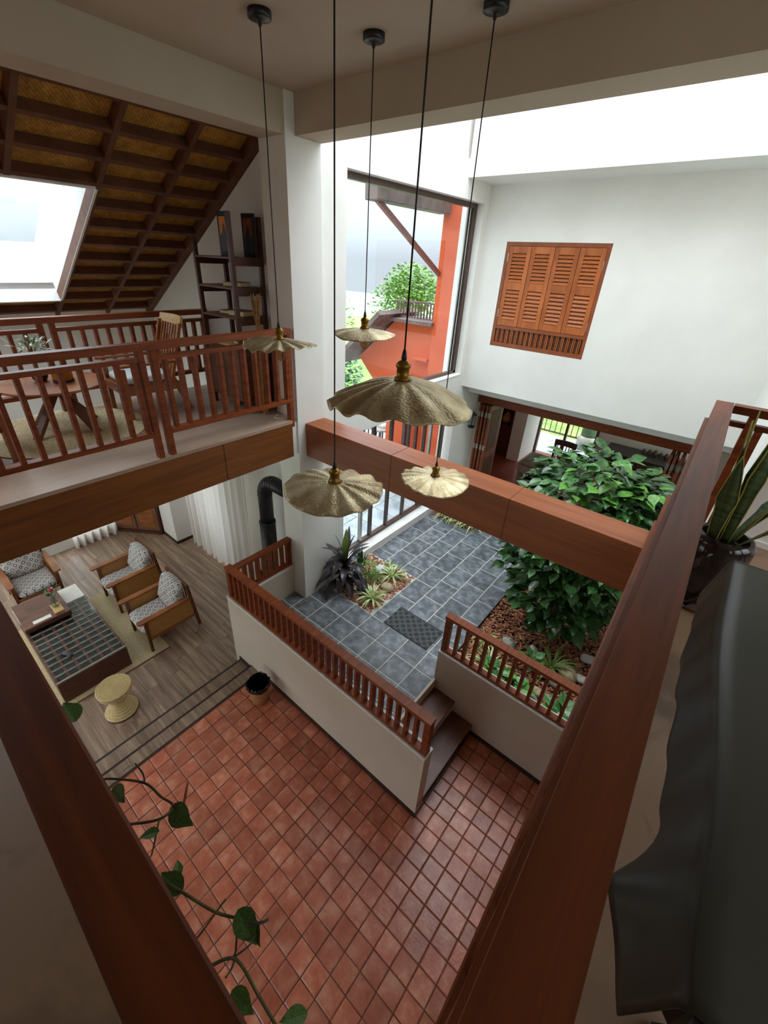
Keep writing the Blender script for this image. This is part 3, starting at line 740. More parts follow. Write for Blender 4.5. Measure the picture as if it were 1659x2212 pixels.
# ================================================================== DINING ROOM
dn = sbox('floor_dining', M['dinfloor'], -5.2, 2.5, 7.4, 10.6, 0.3, 0.49, label='polished red floor of the dining room')
sbox('ceiling_dining', M['wall'], -5.2, 2.7, 7.56, 10.8, 2.75, 2.9)
wd = struct(MB().box(-1.85, 2.5, 10.5, 10.7, 0.3, 2.8).build('wall_dining_back', M['wall']), 'grey white dining room wall above the counter')
MB().box(-3.52, -3.22, 9.5, 10.7, 0.3, 2.8).build('pier', M['wall'], wd)
MB().box(-5.2, -3.52, 10.5, 10.7, 0.3, 2.8).build('panel', M['wall'], wd)
MB().box(-3.22, -1.85, 10.5, 10.7, 2.45, 2.8).build('header', M['wall'], wd)
sbox('wall_dining_west', M['wall'], -5.3, -5.1, 7.56, 10.7, 0.3, 2.8)
MB().box(-3.8, -3.5, 7.5, 7.62, 0.3, 2.8).build('return', M['wall'], wr)
d3 = struct(MB().box(-3.22, -3.17, 10.45, 10.55, 0.49, 2.45).build('door_3', M['frame']), 'open dark framed doorway to the garden terrace')
for x in (-2.55, -1.87): MB().box(x - 0.025, x + 0.025, 10.46, 10.54, 0.49, 2.45).build('post', M['frame'], d3)
c_ = thing('dark_cabinet', 'dark wooden niche cabinet beside the white dining room pier', 'cabinet', (-4.0, 10.0, 0.49))
MB().box(-4.45, -3.56, 9.62, 10.4, 0.49, 1.25).build('body', M['shelf'], c_)
for x0, x1, z0, z1 in ((-4.45, -4.40, 1.25, 2.3), (-3.61, -3.56, 1.25, 2.3), (-4.45, -3.56, 2.25, 2.3)):
    MB().box(x0, x1, 9.62, 10.4, z0, z1).build('frame', M['shelf'], c_)
MB().box(-4.45, -3.56, 10.35, 10.4, 1.25, 2.3).build('back', M['darkgap'], c_)
MB().bbox(-4.41, -3.99, 9.6, 9.63, 0.55, 1.2, 0.004).build('door', M['shelf'], c_); MB().bbox(-3.97, -3.58, 9.6, 9.63, 0.55, 1.2, 0.004).build('door', M['shelf'], c_)
tag(MB().lathe([(0.04, 0), (0.1, 0.06), (0.11, 0.14), (0.07, 0.22), (0.035, 0.27), (0.03, 0.3)], (-3.8, 9.8, 1.252)).build('clay_jug', M['bin'], None, True), 'round tan clay jug in the dark niche', 'jug')
k_ = thing('kitchen_counter', 'long dark kitchen counter under the grey dining wall', 'counter', (-0.5, 10.1, 0.49))
MB().box(-1.5, 1.5, 9.85, 10.47, 0.49, 1.18).build('body', M['darkgap'], k_)
MB().bbox(-1.55, 1.5, 9.8, 10.49, 1.18, 1.22, 0.005).build('worktop', M['counter'], k_)
for k in range(4): MB().bbox(-1.46 + k * 0.6, -0.9 + k * 0.6, 9.83, 9.855, 0.55, 1.14, 0.004).build('door', M['shelf'], k_)
for k in range(8):
    t = thing('tea_pot', ['squat brown pot first in the row on the dark counter', 'second brown pot in the row on the dark counter', 'third brown pot in the row on the dark counter', 'fourth brown pot in the row on the dark counter', 'fifth brown pot in the row on the dark counter', 'sixth brown pot in the row on the dark counter', 'seventh brown pot in the row on the dark counter', 'last brown pot in the counter row by the doors'][k], 'pot', (-0.86 + k * 0.105, 10.32, 1.22), 0, 'brown pots along the kitchen counter')
    s_ = 0.8 + 0.25 * ((k * 7) % 3) / 2
    MB().lathe([(0.025, 0), (0.045 * s_, 0.02), (0.05 * s_, 0.05 * s_), (0.035 * s_, 0.085 * s_), (0.03 * s_, 0.09 * s_)], n=14).build('body', M['pot'], t, True, False)
    MB().lathe([(0.032 * s_, 0.09 * s_), (0.02, 0.105 * s_), (0.007, 0.11 * s_), (0.008, 0.125 * s_)], n=12).build('lid', M['pot'], t, True, False)
# dining table and chairs
t = thing('dining_table', 'dark dining table with brown placemats behind the leafy bush', 'table', (-1.95, 8.1, 0.49))
MB().bbox(-2.6, -1.3, 7.7, 8.5, 1.2, 1.25, 0.006).build('tabletop', M['counter'], t)
for x in (-2.52, -1.38):
    for y in (7.78, 8.42): MB().box(x - 0.035, x + 0.035, y - 0.035, y + 0.035, 0.49, 1.2).build('leg', M['shelf'], t)
for k, (x, y) in enumerate(((-2.35, 7.88), (-1.75, 7.88), (-2.3, 8.33))):
    tag(MB().bbox(x - 0.2, x + 0.2, y - 0.14, y + 0.14, 1.25, 1.256, 0.002).build('placemat', M['book']), ['brown placemat at the open corner of the dining table', 'brown placemat half hidden by the bush leaves', 'brown placemat on the far side of the dining table'][k], 'placemat', 'placemats on the dining table')
def dining_chair(x, y, rz_, lab):
    t = thing('dining_chair', lab, 'chair', (x, y, 0.49), rz_, 'dining chairs')
    MB().bbox(-0.22, 0.22, -0.21, 0.21, 0.42, 0.46, 0.008).build('seat', M['shelf'], t, False, False)
    for sx in (-1, 1):
        MB().box(sx * 0.19 - 0.02, sx * 0.19 + 0.02, -0.2, -0.16, 0, 0.42).build('leg', M['shelf'], t, False, False)
        MB().box(sx * 0.19 - 0.02, sx * 0.19 + 0.02, 0.17, 0.21, 0, 0.95).build('leg', M['shelf'], t, False, False)
    MB().grid(lambda u, v: (-0.22 + 0.44 * u, 0.19 + 0.05 * math.sin(PI * u), 0.84 + 0.12 * v), 8, 1).build('top_rail', M['shelf'], t, False, False)
    solid(t.children[-1], 0.025)
    for k in range(6): MB().box(-0.15 + 0.06 * k - 0.008, -0.15 + 0.06 * k + 0.008, 0.2, 0.22, 0.46, 0.86).build('spindle', M['shelf'], t, False, False)
dining_chair(-2.15, 8.85, 0, 'dark spindle back chair beyond the dining table')
dining_chair(-2.2, 7.42, PI, 'dark spindle back chair on the near side of dining table')

# ================================================================== WALL LANTERN
t = thing('wall_lantern', 'black wall lantern with clear glass beside the folding doors', 'lantern', (-3.5, 6.98, 2.1))
MB().lathe([(0.05, 0), (0.05, 0.012), (0.03, 0.02)], n=16).build('backplate', M['black'], t, True, False)
t.children[0].rotation_euler = (0, PI / 2, 0)
MB().tube([(-3.48, 6.98, 2.1), (-3.44, 6.98, 2.12), (-3.42, 6.98, 2.24), (-3.36, 6.98, 2.26)], 0.009).build('arm', M['black'], t)
MB().lathe([(0.02, 0.31), (0.03, 0.29), (0.075, 0.26), (0.075, 0.25)], (-3.36, 6.98, 1.95)).build('cap', M['black'], t)
MB().lathe([(0.055, 0.0), (0.06, 0.01), (0.06, 0.03), (0.02, 0.04)], (-3.36, 6.98, 1.96)).build('base', M['black'], t)
MB().lathe([(0.05, 0.0), (0.05, 0.2)], (-3.36, 6.98, 2.0), cap=False).build('glass', M['vase'], t, True)
for a in range(4):
    x, y = -3.36 + 0.062 * math.cos(a * PI / 2 + 0.4), 6.98 + 0.062 * math.sin(a * PI / 2 + 0.4)
    MB().tube([(x, y, 1.97), (x, y, 2.21)], 0.005, 6).build('rod', M['black'], t)

# ================================================================== EXTERIOR
sbox('ground', M['mist'], -60, 40, -40, 60, -0.6, -0.35, label='pale misty ground around the house')
sbox('ground_lawn', M['lawn'], -30, 20, 11.5, 40, -0.35, -0.3, label='green lawn beyond the house')
pat = struct(MB().box(-7.6, -3.78, 3.5, 9.5, 0.1, 0.40).build('floor_patio', M['slategrout']), 'wet pale slab terrace outside the glass doors')
rd = random.Random(5)
pm = MB().bbox(-0.29, 0.29, -0.29, 0.29, -0.012, 0, 0.003).mesh('slab', M['deck'])
for i in range(6):
    for j in range(12):
        o = link('slab', pm, pat, False); o.location = (-4.1 - 0.6 * i, 3.77 + 0.5 * j, 0.41); o.scale = (1, 0.84, 1)
ob = struct(MB().box(-4.33, -3.80, 6.8, 7.4, 0.3, 6.2).build('exterior_wall', M['orange']), 'orange rendered wing outside the picture window')
MB().prism([(-4.33, 0.4), (-4.33, 3.62), (-5.2, 3.64), (-6.12, 2.82), (-5.3, 2.0), (-5.3, 0.4)], 0, 1).build('gable', M['orange'], ob)
g_ = ob.children[0]; g_.matrix_parent_inverse = Matrix.Identity(4); g_.rotation_euler = (PI / 2, 0, 0); g_.location = (0, 7.4, 0); g_.scale = (1, 1, 0.5)
MB().box(-4.72, -4.36, 6.78, 6.95, 3.0, 3.05).build('ledge', M['orange'], ob)
MB().box(-3.95, -3.80, 6.70, 6.8, 2.7, 5.9).build('jamb', M['wall'], ob)
MB().bbox(-4.42, -4.20, 5.0, 6.8, 5.27, 5.52, 0.01).build('eave', M['eave'], ob)
MB().bar((-4.31, 5.12, 5.29), (-4.31, 6.82, 4.43), 0.06, 0.06).build('brace', M['maroon'], ob)
MB().box(-5.3, -4.3, 6.72, 7.5, 3.62, 3.68).build('coping', M['eave'], ob)
MB().bar((-6.35, 6.9, 2.72), (-5.15, 6.9, 3.78), 1.2, 0.08).build('roof_edge', M['eave'], ob)
MB().box(-4.75, -4.68, 6.74, 6.8, 0.4, 2.7).build('post', M['frame'], ob); MB().box(-4.45, -4.40, 6.74, 6.8, 0.4, 2.7).build('post', M['frame'], ob)
railing('terrace_railing', 'grey brown railing on the orange wing roof terrace', (-5.25, 6.95), (-4.33, 6.95), 3.98, 3.69, 14, top_w=0.04, top_h=0.03, bw=0.02, bd=0.02, mtop=M['eave'], mbal=M['frame'], bot_h=0.02)
railing('patio_railing', 'dark railing on the far side of the wet terrace', (-6.6, 3.6), (-6.6, 8.4), 1.4, 0.42, 32, top_w=0.05, top_h=0.04, bw=0.03, bd=0.03, mtop=M['frame'], mbal=M['frame'])
t = thing('patio_table', 'small round table on the wet terrace', 'table', (-5.95, 7.6, 0.41))
MB().lathe([(0.3, 0.68), (0.31, 0.69), (0.31, 0.71), (0.3, 0.72)], n=24).build('tabletop', M['stone'], t, True, False)
for a in range(3):
    x, y = math.cos(a * 2.1) * 0.2, math.sin(a * 2.1) * 0.2
    MB().tube([(x * 1.2, y * 1.2, 0), (x * 0.6, y * 0.6, 0.68)], 0.02).build('leg', M['frame'], t, False, False)
tag(MB().bbox(-6.05, -5.85, 7.52, 7.68, 1.13, 1.2, 0.01).build('paper_box', M['white']), 'small white box on the terrace table', 'box')

LEAFQ = [(-0.5, 0, 0), (0, -0.28, 0.05), (0.5, 0, 0), (0, 0.28, 0.05)]
def crown(b_, c, r, n, size, seed, zmin=-1.0):
    rd = random.Random(seed)
    for k in range(n):
        while True:
            p = Vector((rd.uniform(-1, 1), rd.uniform(-1, 1), rd.uniform(zmin, 1)))
            if 0.3 < p.length < 1: break
        q = Vector((c[0] + p.x * r[0], c[1] + p.y * r[1], c[2] + p.z * r[2]))
        rot = Matrix.Rotation(rd.uniform(0, 6.28), 3, 'Z') @ Matrix.Rotation(rd.uniform(-0.9, 0.9), 3, 'X') @ Matrix.Rotation(rd.uniform(-0.6, 0.6), 3, 'Y')
        s = size * rd.uniform(0.7, 1.3)
        b_.add([q + rot @ (Vector(v) * s) for v in LEAFQ], [(0, 1, 2), (0, 2, 3)])
    return b_
def tree(name, label, x, y, z0, h, r, size, n, m_, seed):
    t = thing(name, label, 'tree', (x, y, z0))
    b_ = MB(); rd = random.Random(seed)
    for k in range(5):
        crown(b_, (rd.uniform(-.5, .5) * r, rd.uniform(-.5, .5) * r, h * rd.uniform(0.55, 0.9)), (r * 0.6, r * 0.6, r * 0.55), n // 5, size, seed + k)
    tag(b_.build('foliage', m_, t, False, False), kind='stuff')
    MB().tube([(0, 0, 0), (0.05, 0, h * 0.4), (0, 0.05, h * 0.75)], 0.12, 8, taper=0.05).build('trunk', M['stem'], t, False, False)
tree('garden_tree', 'bright green tree at the lower corner of the picture window', -14.5, 12.5, -0.4, 5.0, 2.6, 0.2, 5000, M['tree'], 1)
tree('garden_tree', 'pale misty tree rising above the bright green one', -19.5, 16.5, -0.4, 9.0, 3.2, 0.3, 5000, M['treefar'], 11)
tree('garden_tree', 'leafy tree showing behind the roof terrace railing', -13.5, 19.5, -0.4, 4.6, 2.2, 0.2, 4000, M['tree'], 21)
tree('garden_tree', 'dark shrubby tree low behind the orange gable', -9.2, 9.0, -0.4, 3.2, 1.3, 0.14, 2500, M['leaf'], 31)
tree('garden_tree', 'green tree beyond the dining room doorway', -4.2, 16.5, -0.4, 6.0, 2.6, 0.2, 4000, M['tree'], 41)
tree('garden_tree', 'second green tree beyond the dining room doorway', -0.2, 22.5, -0.4, 5.0, 2.4, 0.2, 3500, M['tree'], 51)
sbox('floor_veranda', M['deck'], -5.0, 2.0, 10.7, 12.2, 0.1, 0.45)
railing('veranda_railing', 'thin black railing beyond the dining room doorway', (-4.8, 12.1), (0.5, 12.1), 1.42, 0.55, 36, top_w=0.05, top_h=0.04, bw=0.02, bd=0.02, mtop=M['frame'], mbal=M['frame'])
gc = thing('green_column', 'mossy green round column beyond the dining room doorway', 'column', (-2.3, 11.8, 0.45))
MB().lathe([(0.2, 0), (0.2, 2.6)], n=24).build('shaft', M['greencol'], gc, True, False)
MB().lathe([(0.26, 0), (0.26, 0.3), (0.22, 0.36)], n=24).build('base', M['stone'], gc, True, False)
# ================================================================== LOUNGE FURNITURE
def sgnp(v, e): return math.copysign(abs(v) ** e, v)
def pillow(b_, c, s, e=0.42, nu=20, nv=12, wob=0.0, seed=0):
    rd = random.Random(seed); ph = [rd.uniform(0, 6.28) for _ in range(4)]
    def fn(u, v):
        a = 2 * PI * u; t_ = PI * (v - 0.5)
        x = sgnp(math.cos(t_), e) * sgnp(math.cos(a), e); y = sgnp(math.cos(t_), e) * sgnp(math.sin(a), e); z = sgnp(math.sin(t_), 0.7)
        w_ = 1 + wob * (math.sin(5 * a + ph[0]) * math.cos(t_) + 0.7 * math.sin(9 * a + ph[1] + 3 * t_))
        return (c[0] + s[0] * x, c[1] + s[1] * y, c[2] + s[2] * z * w_)
    return b_.grid(fn, nu, nv)
def arm_board(b_, x, w_, y0, y1, z, h_):
    p = []
    for k in range(9):
        a = PI + PI * k / 8; p.append((x + w_ / 2 * math.cos(a), y0 + w_ / 2 + w_ / 2 * math.sin(a)))
    p += [(x + w_ * 0.4, y1), (x - w_ * 0.4, y1)]
    return b_.prism(p, z, z + h_)
def make_armchair(label, loc, rz_):
    t = thing('armchair', label, 'armchair', loc, rz_, 'wooden lounge armchairs')
    for sx in (-1, 1):
        MB().bar((sx * 0.27, -0.33, 0), (sx * 0.27, -0.33, 0.55), 0.032, 0.032, (0, 1, 0), 0.045, 0.045).build('leg', M['teakdark'], t, False, False)
        MB().bar((sx * 0.27, 0.36, 0), (sx * 0.27, 0.29, 0.76), 0.035, 0.04, (0, 1, 0)).build('leg', M['teakdark'], t, False, False)
        arm_board(MB(), sx * 0.285, 0.085, -0.43, 0.27, 0.55, 0.025).build('armrest', M['teak'], t, False, False)
        MB().box(sx * 0.27 - 0.015, sx * 0.27 + 0.015, -0.32, 0.33, 0.2, 0.235).build('side_rail', M['teak'], t, False, False)
        MB().box(sx * 0.27 - 0.004, sx * 0.27 + 0.004, -0.31, 0.31, 0.235, 0.53).build('cane_panel', M['cane'], t, False, False)
    MB().box(-0.26, 0.26, -0.34, -0.31, 0.24, 0.29).build('front_rail', M['teak'], t, False, False)
    MB().box(-0.26, 0.26, 0.30, 0.33, 0.24, 0.29).build('back_rail', M['teak'], t, False, False)
    MB().bar((-0.3, 0.29, 0.765), (0.3, 0.29, 0.765), 0.035, 0.045).build('top_rail', M['teakdark'], t, False, False)
    for k in range(5): MB().bar((-0.18 + 0.09 * k, 0.30, 0.28), (-0.18 + 0.09 * k, 0.29, 0.75), 0.025, 0.012, (0, 1, 0)).build('back_slat', M['teakdark'], t, False, False)
    MB().box(-0.25, 0.25, -0.35, 0.28, 0.275, 0.29).build('seat_base', M['cane'], t, False, False)
    pillow(MB(), (0, -0.06, 0.345), (0.25, 0.32, 0.06), 0.3).build('seat_cushion', M['fabric'], t, True, False)
    o = pillow(MB(), (0, 0, 0), (0.25, 0.22, 0.085), 0.5, 28, 14, 0.09, 3)
    ca, sa = math.cos(1.22), math.sin(1.22)
    o.v = [(x, 0.17 + y * ca - z * sa, 0.6 + y * sa + z * ca) for x, y, z in o.v]
    o.build('back_cushion', M['fabricup'], t, True, False)
    return t
FL = -0.209
make_armchair('patterned armchair nearest the parapet on the lounge rug', (-5.0, 1.575, FL + 0.01), 0.0)
make_armchair('patterned armchair farther into the lounge beside the curtains', (-6.03, 1.60, FL + 0.01), 0.0)
make_armchair('patterned armchair behind the wooden tray at the table end', (-7.07, 0.57, FL), PI / 2)

rg = thing('jute_rug', 'rectangular jute rug under the glass coffee table', 'rug', (-5.5, 0.75, FL))
MB().bbox(-6.45, -4.63, 0.08, 1.43, FL, FL + 0.008, 0.003).build('pile', M['jute'], rg)
MB().box(-4.645, -4.625, 0.08, 1.43, FL, FL + 0.009).build('hem', M['book'], rg)
# coffee table
t = thing('coffee_table', 'long dark coffee table with a glass topped grid of squares', 'table', (-5.5, 0.57, FL))
MB().bbox(-6.46, -4.72, 0.19, 0.965, FL + 0.0105, 0.118, 0.006).build('body', M['shelf'], t)
MB().box(-6.46, -6.09, 0.19, 0.965, 0.118, 0.148).build('end_slab', M['white'], t)
NX, NY, GX0, GX1, GY0, GY1 = 12, 6, -6.08, -4.74, 0.205, 0.95
cm = MB().bbox(-0.044, 0.044, -0.046, 0.046, -0.004, 0.006, 0.003).mesh('cell', M['counter'])
for i in range(NX):
    for j in range(NY):
        o = link('cell', cm, t, False); o.matrix_parent_inverse = wm(t).inverted(); o.location = (GX0 + (GX1 - GX0) * (i + 0.5) / NX, GY0 + (GY1 - GY0) * (j + 0.5) / NY, 0.122)
for i in range(NX + 1):
    x = GX0 + (GX1 - GX0) * i / NX
    for dx in (-0.007, 0.007): MB().box(x + dx - 0.0015, x + dx + 0.0015, GY0, GY1, 0.118, 0.138).build('slat', M['stonewhite'], t)
for j in range(NY + 1):
    y = GY0 + (GY1 - GY0) * j / NY
    MB().box(GX0, GX1, y - 0.016, y + 0.016, 0.118, 0.136).build('slat', M['tread'], t)
MB().box(-6.09, -4.725, 0.195, 0.96, 0.142, 0.148).build('glass_top', M['tableglass'], t)
tag(MB().bbox(-4.735, -4.718, 0.19, 0.965, 0.135, 0.15, 0.002).build('edge', M['steel'], t))
wt = thing('wooden_tray_table', 'low dark wooden bed tray standing on the coffee table', 'tray', (-6.05, 0.45, 0.149))
MB().bbox(-6.38, -5.76, 0.19, 0.71, 0.24, 0.265, 0.004).build('top', M['tread'], wt)
for y in (0.2, 0.68): MB().box(-6.37, -5.77, y, y + 0.02, 0.149, 0.24).build('leg', M['tread'], wt)
MB().box(-5.765, -5.755, 0.19, 0.71, 0.20, 0.24).build('apron', M['shelf'], wt)
tag(MB().bbox(-5.86, -5.79, 0.30, 0.50, 0.266, 0.272, 0.001).build('folded_card', M['white']), 'white folded card on the wooden bed tray', 'card')
tag(MB().bbox(-6.02, -5.80, 0.545, 0.655, 0.266, 0.29, 0.004).build('serving_board', M['pale']), 'small pale serving board under the flower vase', 'board')
v_ = thing('flower_vase', 'clear glass vase with a red rose on the serving board', 'vase', (-5.93, 0.6, 0.29))
MB().lathe([(0.03, 0), (0.045, 0.02), (0.05, 0.06), (0.03, 0.13), (0.022, 0.17), (0.03, 0.19)], n=18).build('glass', M['vase'], v_, True, False)
for k, (dx, dy, h_) in enumerate(((0.03, 0.0, 0.3), (-0.03, 0.02, 0.27), (0.0, -0.04, 0.25))):
    MB().tube([(0, 0, 0.01), (dx * 0.3, dy * 0.3, 0.15), (dx, dy, h_)], 0.003, 6).build('stem', M['olive'], v_, False, False)
MB().blob((0.03, 0, 0.31), (0.028, 0.028, 0.024), 2, 12, 0.2).build('rose', M['red'], v_, True, False)
MB().blob((-0.03, 0.02, 0.275), (0.022, 0.022, 0.018), 5, 12, 0.2).build('rose', M['white'], v_, True, False)
crown(MB(), (-0.03, -0.03, 0.27), (0.07, 0.07, 0.06), 26, 0.06, 4).build('greenery', M['leaf'], v_, False, False)
MB().tube([(0.01, 0.02, 0.17), (0.0, 0.08, 0.29), (-0.02, 0.11, 0.36)], 0.004, 6).build('grass_spray', M['olive'], v_, False, False)
rc = thing('remote_control', 'black remote control lying on the gridded table top', 'remote', (-5.11, 0.42, 0.148), 0.5)
MB().bbox(-0.08, 0.08, -0.022, 0.022, 0, 0.018, 0.005).build('body', M['black'], rc, False, False)
for k in range(4): MB().box(-0.05 + 0.025 * k, -0.038 + 0.025 * k, -0.012, 0.012, 0.018, 0.021).build('button', M['stone'], rc, False, False)
# straw stool
t = thing('straw_stool', 'hourglass straw stool on the plank floor by the steps', 'stool', (-4.16, 0.60, FL))
prof = []
for k in range(97):
    u = k / 96; z = 0.02 + 0.36 * u
    r_ = 0.175 - 0.085 * math.sin(PI * min(1, u * 1.06)) ** 1.2 + 0.006 * math.sin(u * 82)
    prof.append((r_, z))
MB().lathe([(0.15, 0.0), (0.172, 0.006)] + prof, n=36).build('body', M['straw'], t, True, False)
pr_ = [(0.15, 0.375), (0.185, 0.385), (0.188, 0.405)]
for k in range(60):
    r_ = 0.182 * (1 - k / 60); pr_.append((r_, 0.416 + 0.005 * abs(math.sin(k * PI / 6))))
MB().lathe(pr_ + [(0.003, 0.418)], n=36).build('seat', M['straw'], t, True, False)
MB().lathe([(0.174, 0.0), (0.18, 0.004), (0.18, 0.014), (0.172, 0.018)], n=36).build('base_ring', M['shelf'], t, True, False)
# waste bin
t = thing('waste_bin', 'tan wicker waste bin with a black liner by the parapet', 'bin', (-2.93, 1.70, 0.0))
MB().lathe([(0.09, 0.0), (0.098, 0.01), (0.125, 0.28), (0.12, 0.28), (0.09, 0.02)], n=28).build('basket', M['bin'], t, True, False)
rd = random.Random(9); bl = MB(); n_ = 30; rows = [(0.085, 0.06), (0.115, 0.27), (0.122, 0.305), (0.134, 0.30), (0.139, 0.28), (0.133, 0.25)]
ph = [rd.uniform(-1, 1) for _ in range(n_)]
bl.add([((r_ + 0.008 * ph[k] * (i > 1)) * math.cos(2 * PI * k / n_), (r_ + 0.008 * ph[k] * (i > 1)) * math.sin(2 * PI * k / n_), z + 0.014 * ph[(k * 3 + i) % n_] * (i > 1)) for i, (r_, z) in enumerate(rows) for k in range(n_)],
       [(i * n_ + k, i * n_ + (k + 1) % n_, (i + 1) * n_ + (k + 1) % n_, (i + 1) * n_ + k) for i in range(5) for k in range(n_)] + [tuple(range(n_))])
bl.build('liner', M['binbag'], t, False, False)
# flue
t = thing('stove_flue', 'black stove flue pipe bending behind the white column', 'flue', (-4.33, 3.0, FL))
el = [(-4.33, 3.0, 1.1), (-4.33, 3.0, 1.72)] + [(-4.33 + 0.24 * (1 - math.cos(a)), 3.0, 1.72 + 0.24 * math.sin(a)) for a in [PI / 2 * k / 8 for k in range(1, 9)]] + [(-3.78, 3.0, 1.96)]
MB().tube(el, 0.098, 20).build('elbow', M['pipe'], t, True)
for a in [PI / 2 * k / 8 for k in range(0, 9)]:
    c_ = Vector((-4.33 + 0.24 * (1 - math.cos(a)), 3.0, 1.72 + 0.24 * math.sin(a))); d_ = Vector((math.sin(a), 0, math.cos(a)))
    MB().tube([c_ - d_ * 0.007, c_ + d_ * 0.007], 0.103, 20).build('rib', M['pipe'], t, True)
MB().tube([(-4.33, 3.0, FL), (-4.33, 3.0, 1.28)], 0.112, 20).build('outer_pipe', M['pipe'], t, True)
MB().tube([(-4.33, 3.0, 1.255), (-4.33, 3.0, 1.29)], 0.118, 20).build('collar', M['pipe'], t, True)
for k in range(9):
    for s_ in (-0.9, 1.0):
        a = -2.2 + s_ * 0.95
        MB().blob((-4.33 + 0.113 * math.cos(a), 3.0 + 0.113 * math.sin(a), 0.25 + 0.11 * k), (0.006, 0.006, 0.006), 1, 6, 0).build('rivet', M['steel'], t)
# curtains
def curtain(name, label, fn, w_, z0, z1, waves, amp, cat='curtain'):
    t = thing(name, label, cat, fn(0.5, 0) + (z0,))
    def f(u, v):
        a = amp * (0.6 + 0.4 * (1 - v)) * math.sin(2 * PI * waves * u + 0.8 * math.sin(5 * u)) + 0.012 * math.sin(37 * u + 2 * v)
        x, y = fn(u, a); return (x, y, z0 + (z1 - z0) * v)
    MB().grid(f, waves * 10, 6).build('drape', M['curtain'], t, True)
    return t
c1 = curtain('sheer_curtain', 'white pleated curtain beside the black flue pipe', lambda u, a: (-6.74 + 2.0 * u, 2.98 + a), 2.0, -0.19, 2.6, 12, 0.06)
MB().tube([(-6.78, 2.96, 2.62), (-4.70, 2.96, 2.62)], 0.012).build('rod', M['steel'], c1)
c2 = curtain('sheer_curtain', 'short white curtain bunch beside the corner cabinet', lambda u, a: (-7.99 + a, 1.40 + 0.74 * u), 0.7, -0.2, 2.6, 6, 0.045)
MB().tube([(-7.99, 1.36, 2.62), (-7.99, 2.16, 2.62)], 0.012).build('rod', M['steel'], c2)
c3 = curtain('sheer_curtain', 'white curtain above the window ledge behind the armchair', lambda u, a: (-8.1 + a, -1.0 + 2.3 * u), 2.3, 0.02, 2.6, 14, 0.03)
MB().tube([(-8.1, -1.05, 2.62), (-8.1, 1.34, 2.62)], 0.012).build('rod', M['steel'], c3)
# corner cabinet
t = thing('corner_cabinet', 'brown corner cabinet with two doors between the curtains', 'cabinet', (-7.70, 2.40, FL), math.atan2(0.56, 0.8))
MB().bbox(-0.46, 0.46, 0.0, 0.08, 0.04, 1.9, 0.006).build('body', M['teakdark'], t, False, False)
MB().box(-0.47, 0.47, -0.02, 0.08, 0.0, 0.06).build('plinth', M['shelf'], t, False, False)
for sx in (-1, 1):
    d_ = MB().bbox(sx * 0.225 - 0.215, sx * 0.225 + 0.215, -0.018, 0.0, 0.09, 1.82, 0.005).build('door', M['book'], t, False, False)
    for z0, z1 in ((0.16, 0.9), (1.0, 1.75)):
        MB().bbox(sx * 0.225 - 0.15, sx * 0.225 + 0.15, -0.024, -0.016, z0, z1, 0.004).build('panel', M['teak'], d_, False, False)
    MB().blob((sx * 0.03, -0.03, 0.95), (0.014, 0.014, 0.014), 1, 8, 0).build('knob', M['brass'], d_, True, False)
# doormat
dm = thing('doormat', 'dark patterned doormat on the slate paving', 'mat', (-2.0, 3.44, 0.491))
MB().bbox(-2.335, -1.665, 3.25, 3.63, 0.491, 0.5, 0.003).build('pile', M['mat'], dm)
for y in (3.25, 3.62): MB().box(-2.335, -1.665, y, y + 0.01, 0.491, 0.502).build('edging', M['black'], dm)

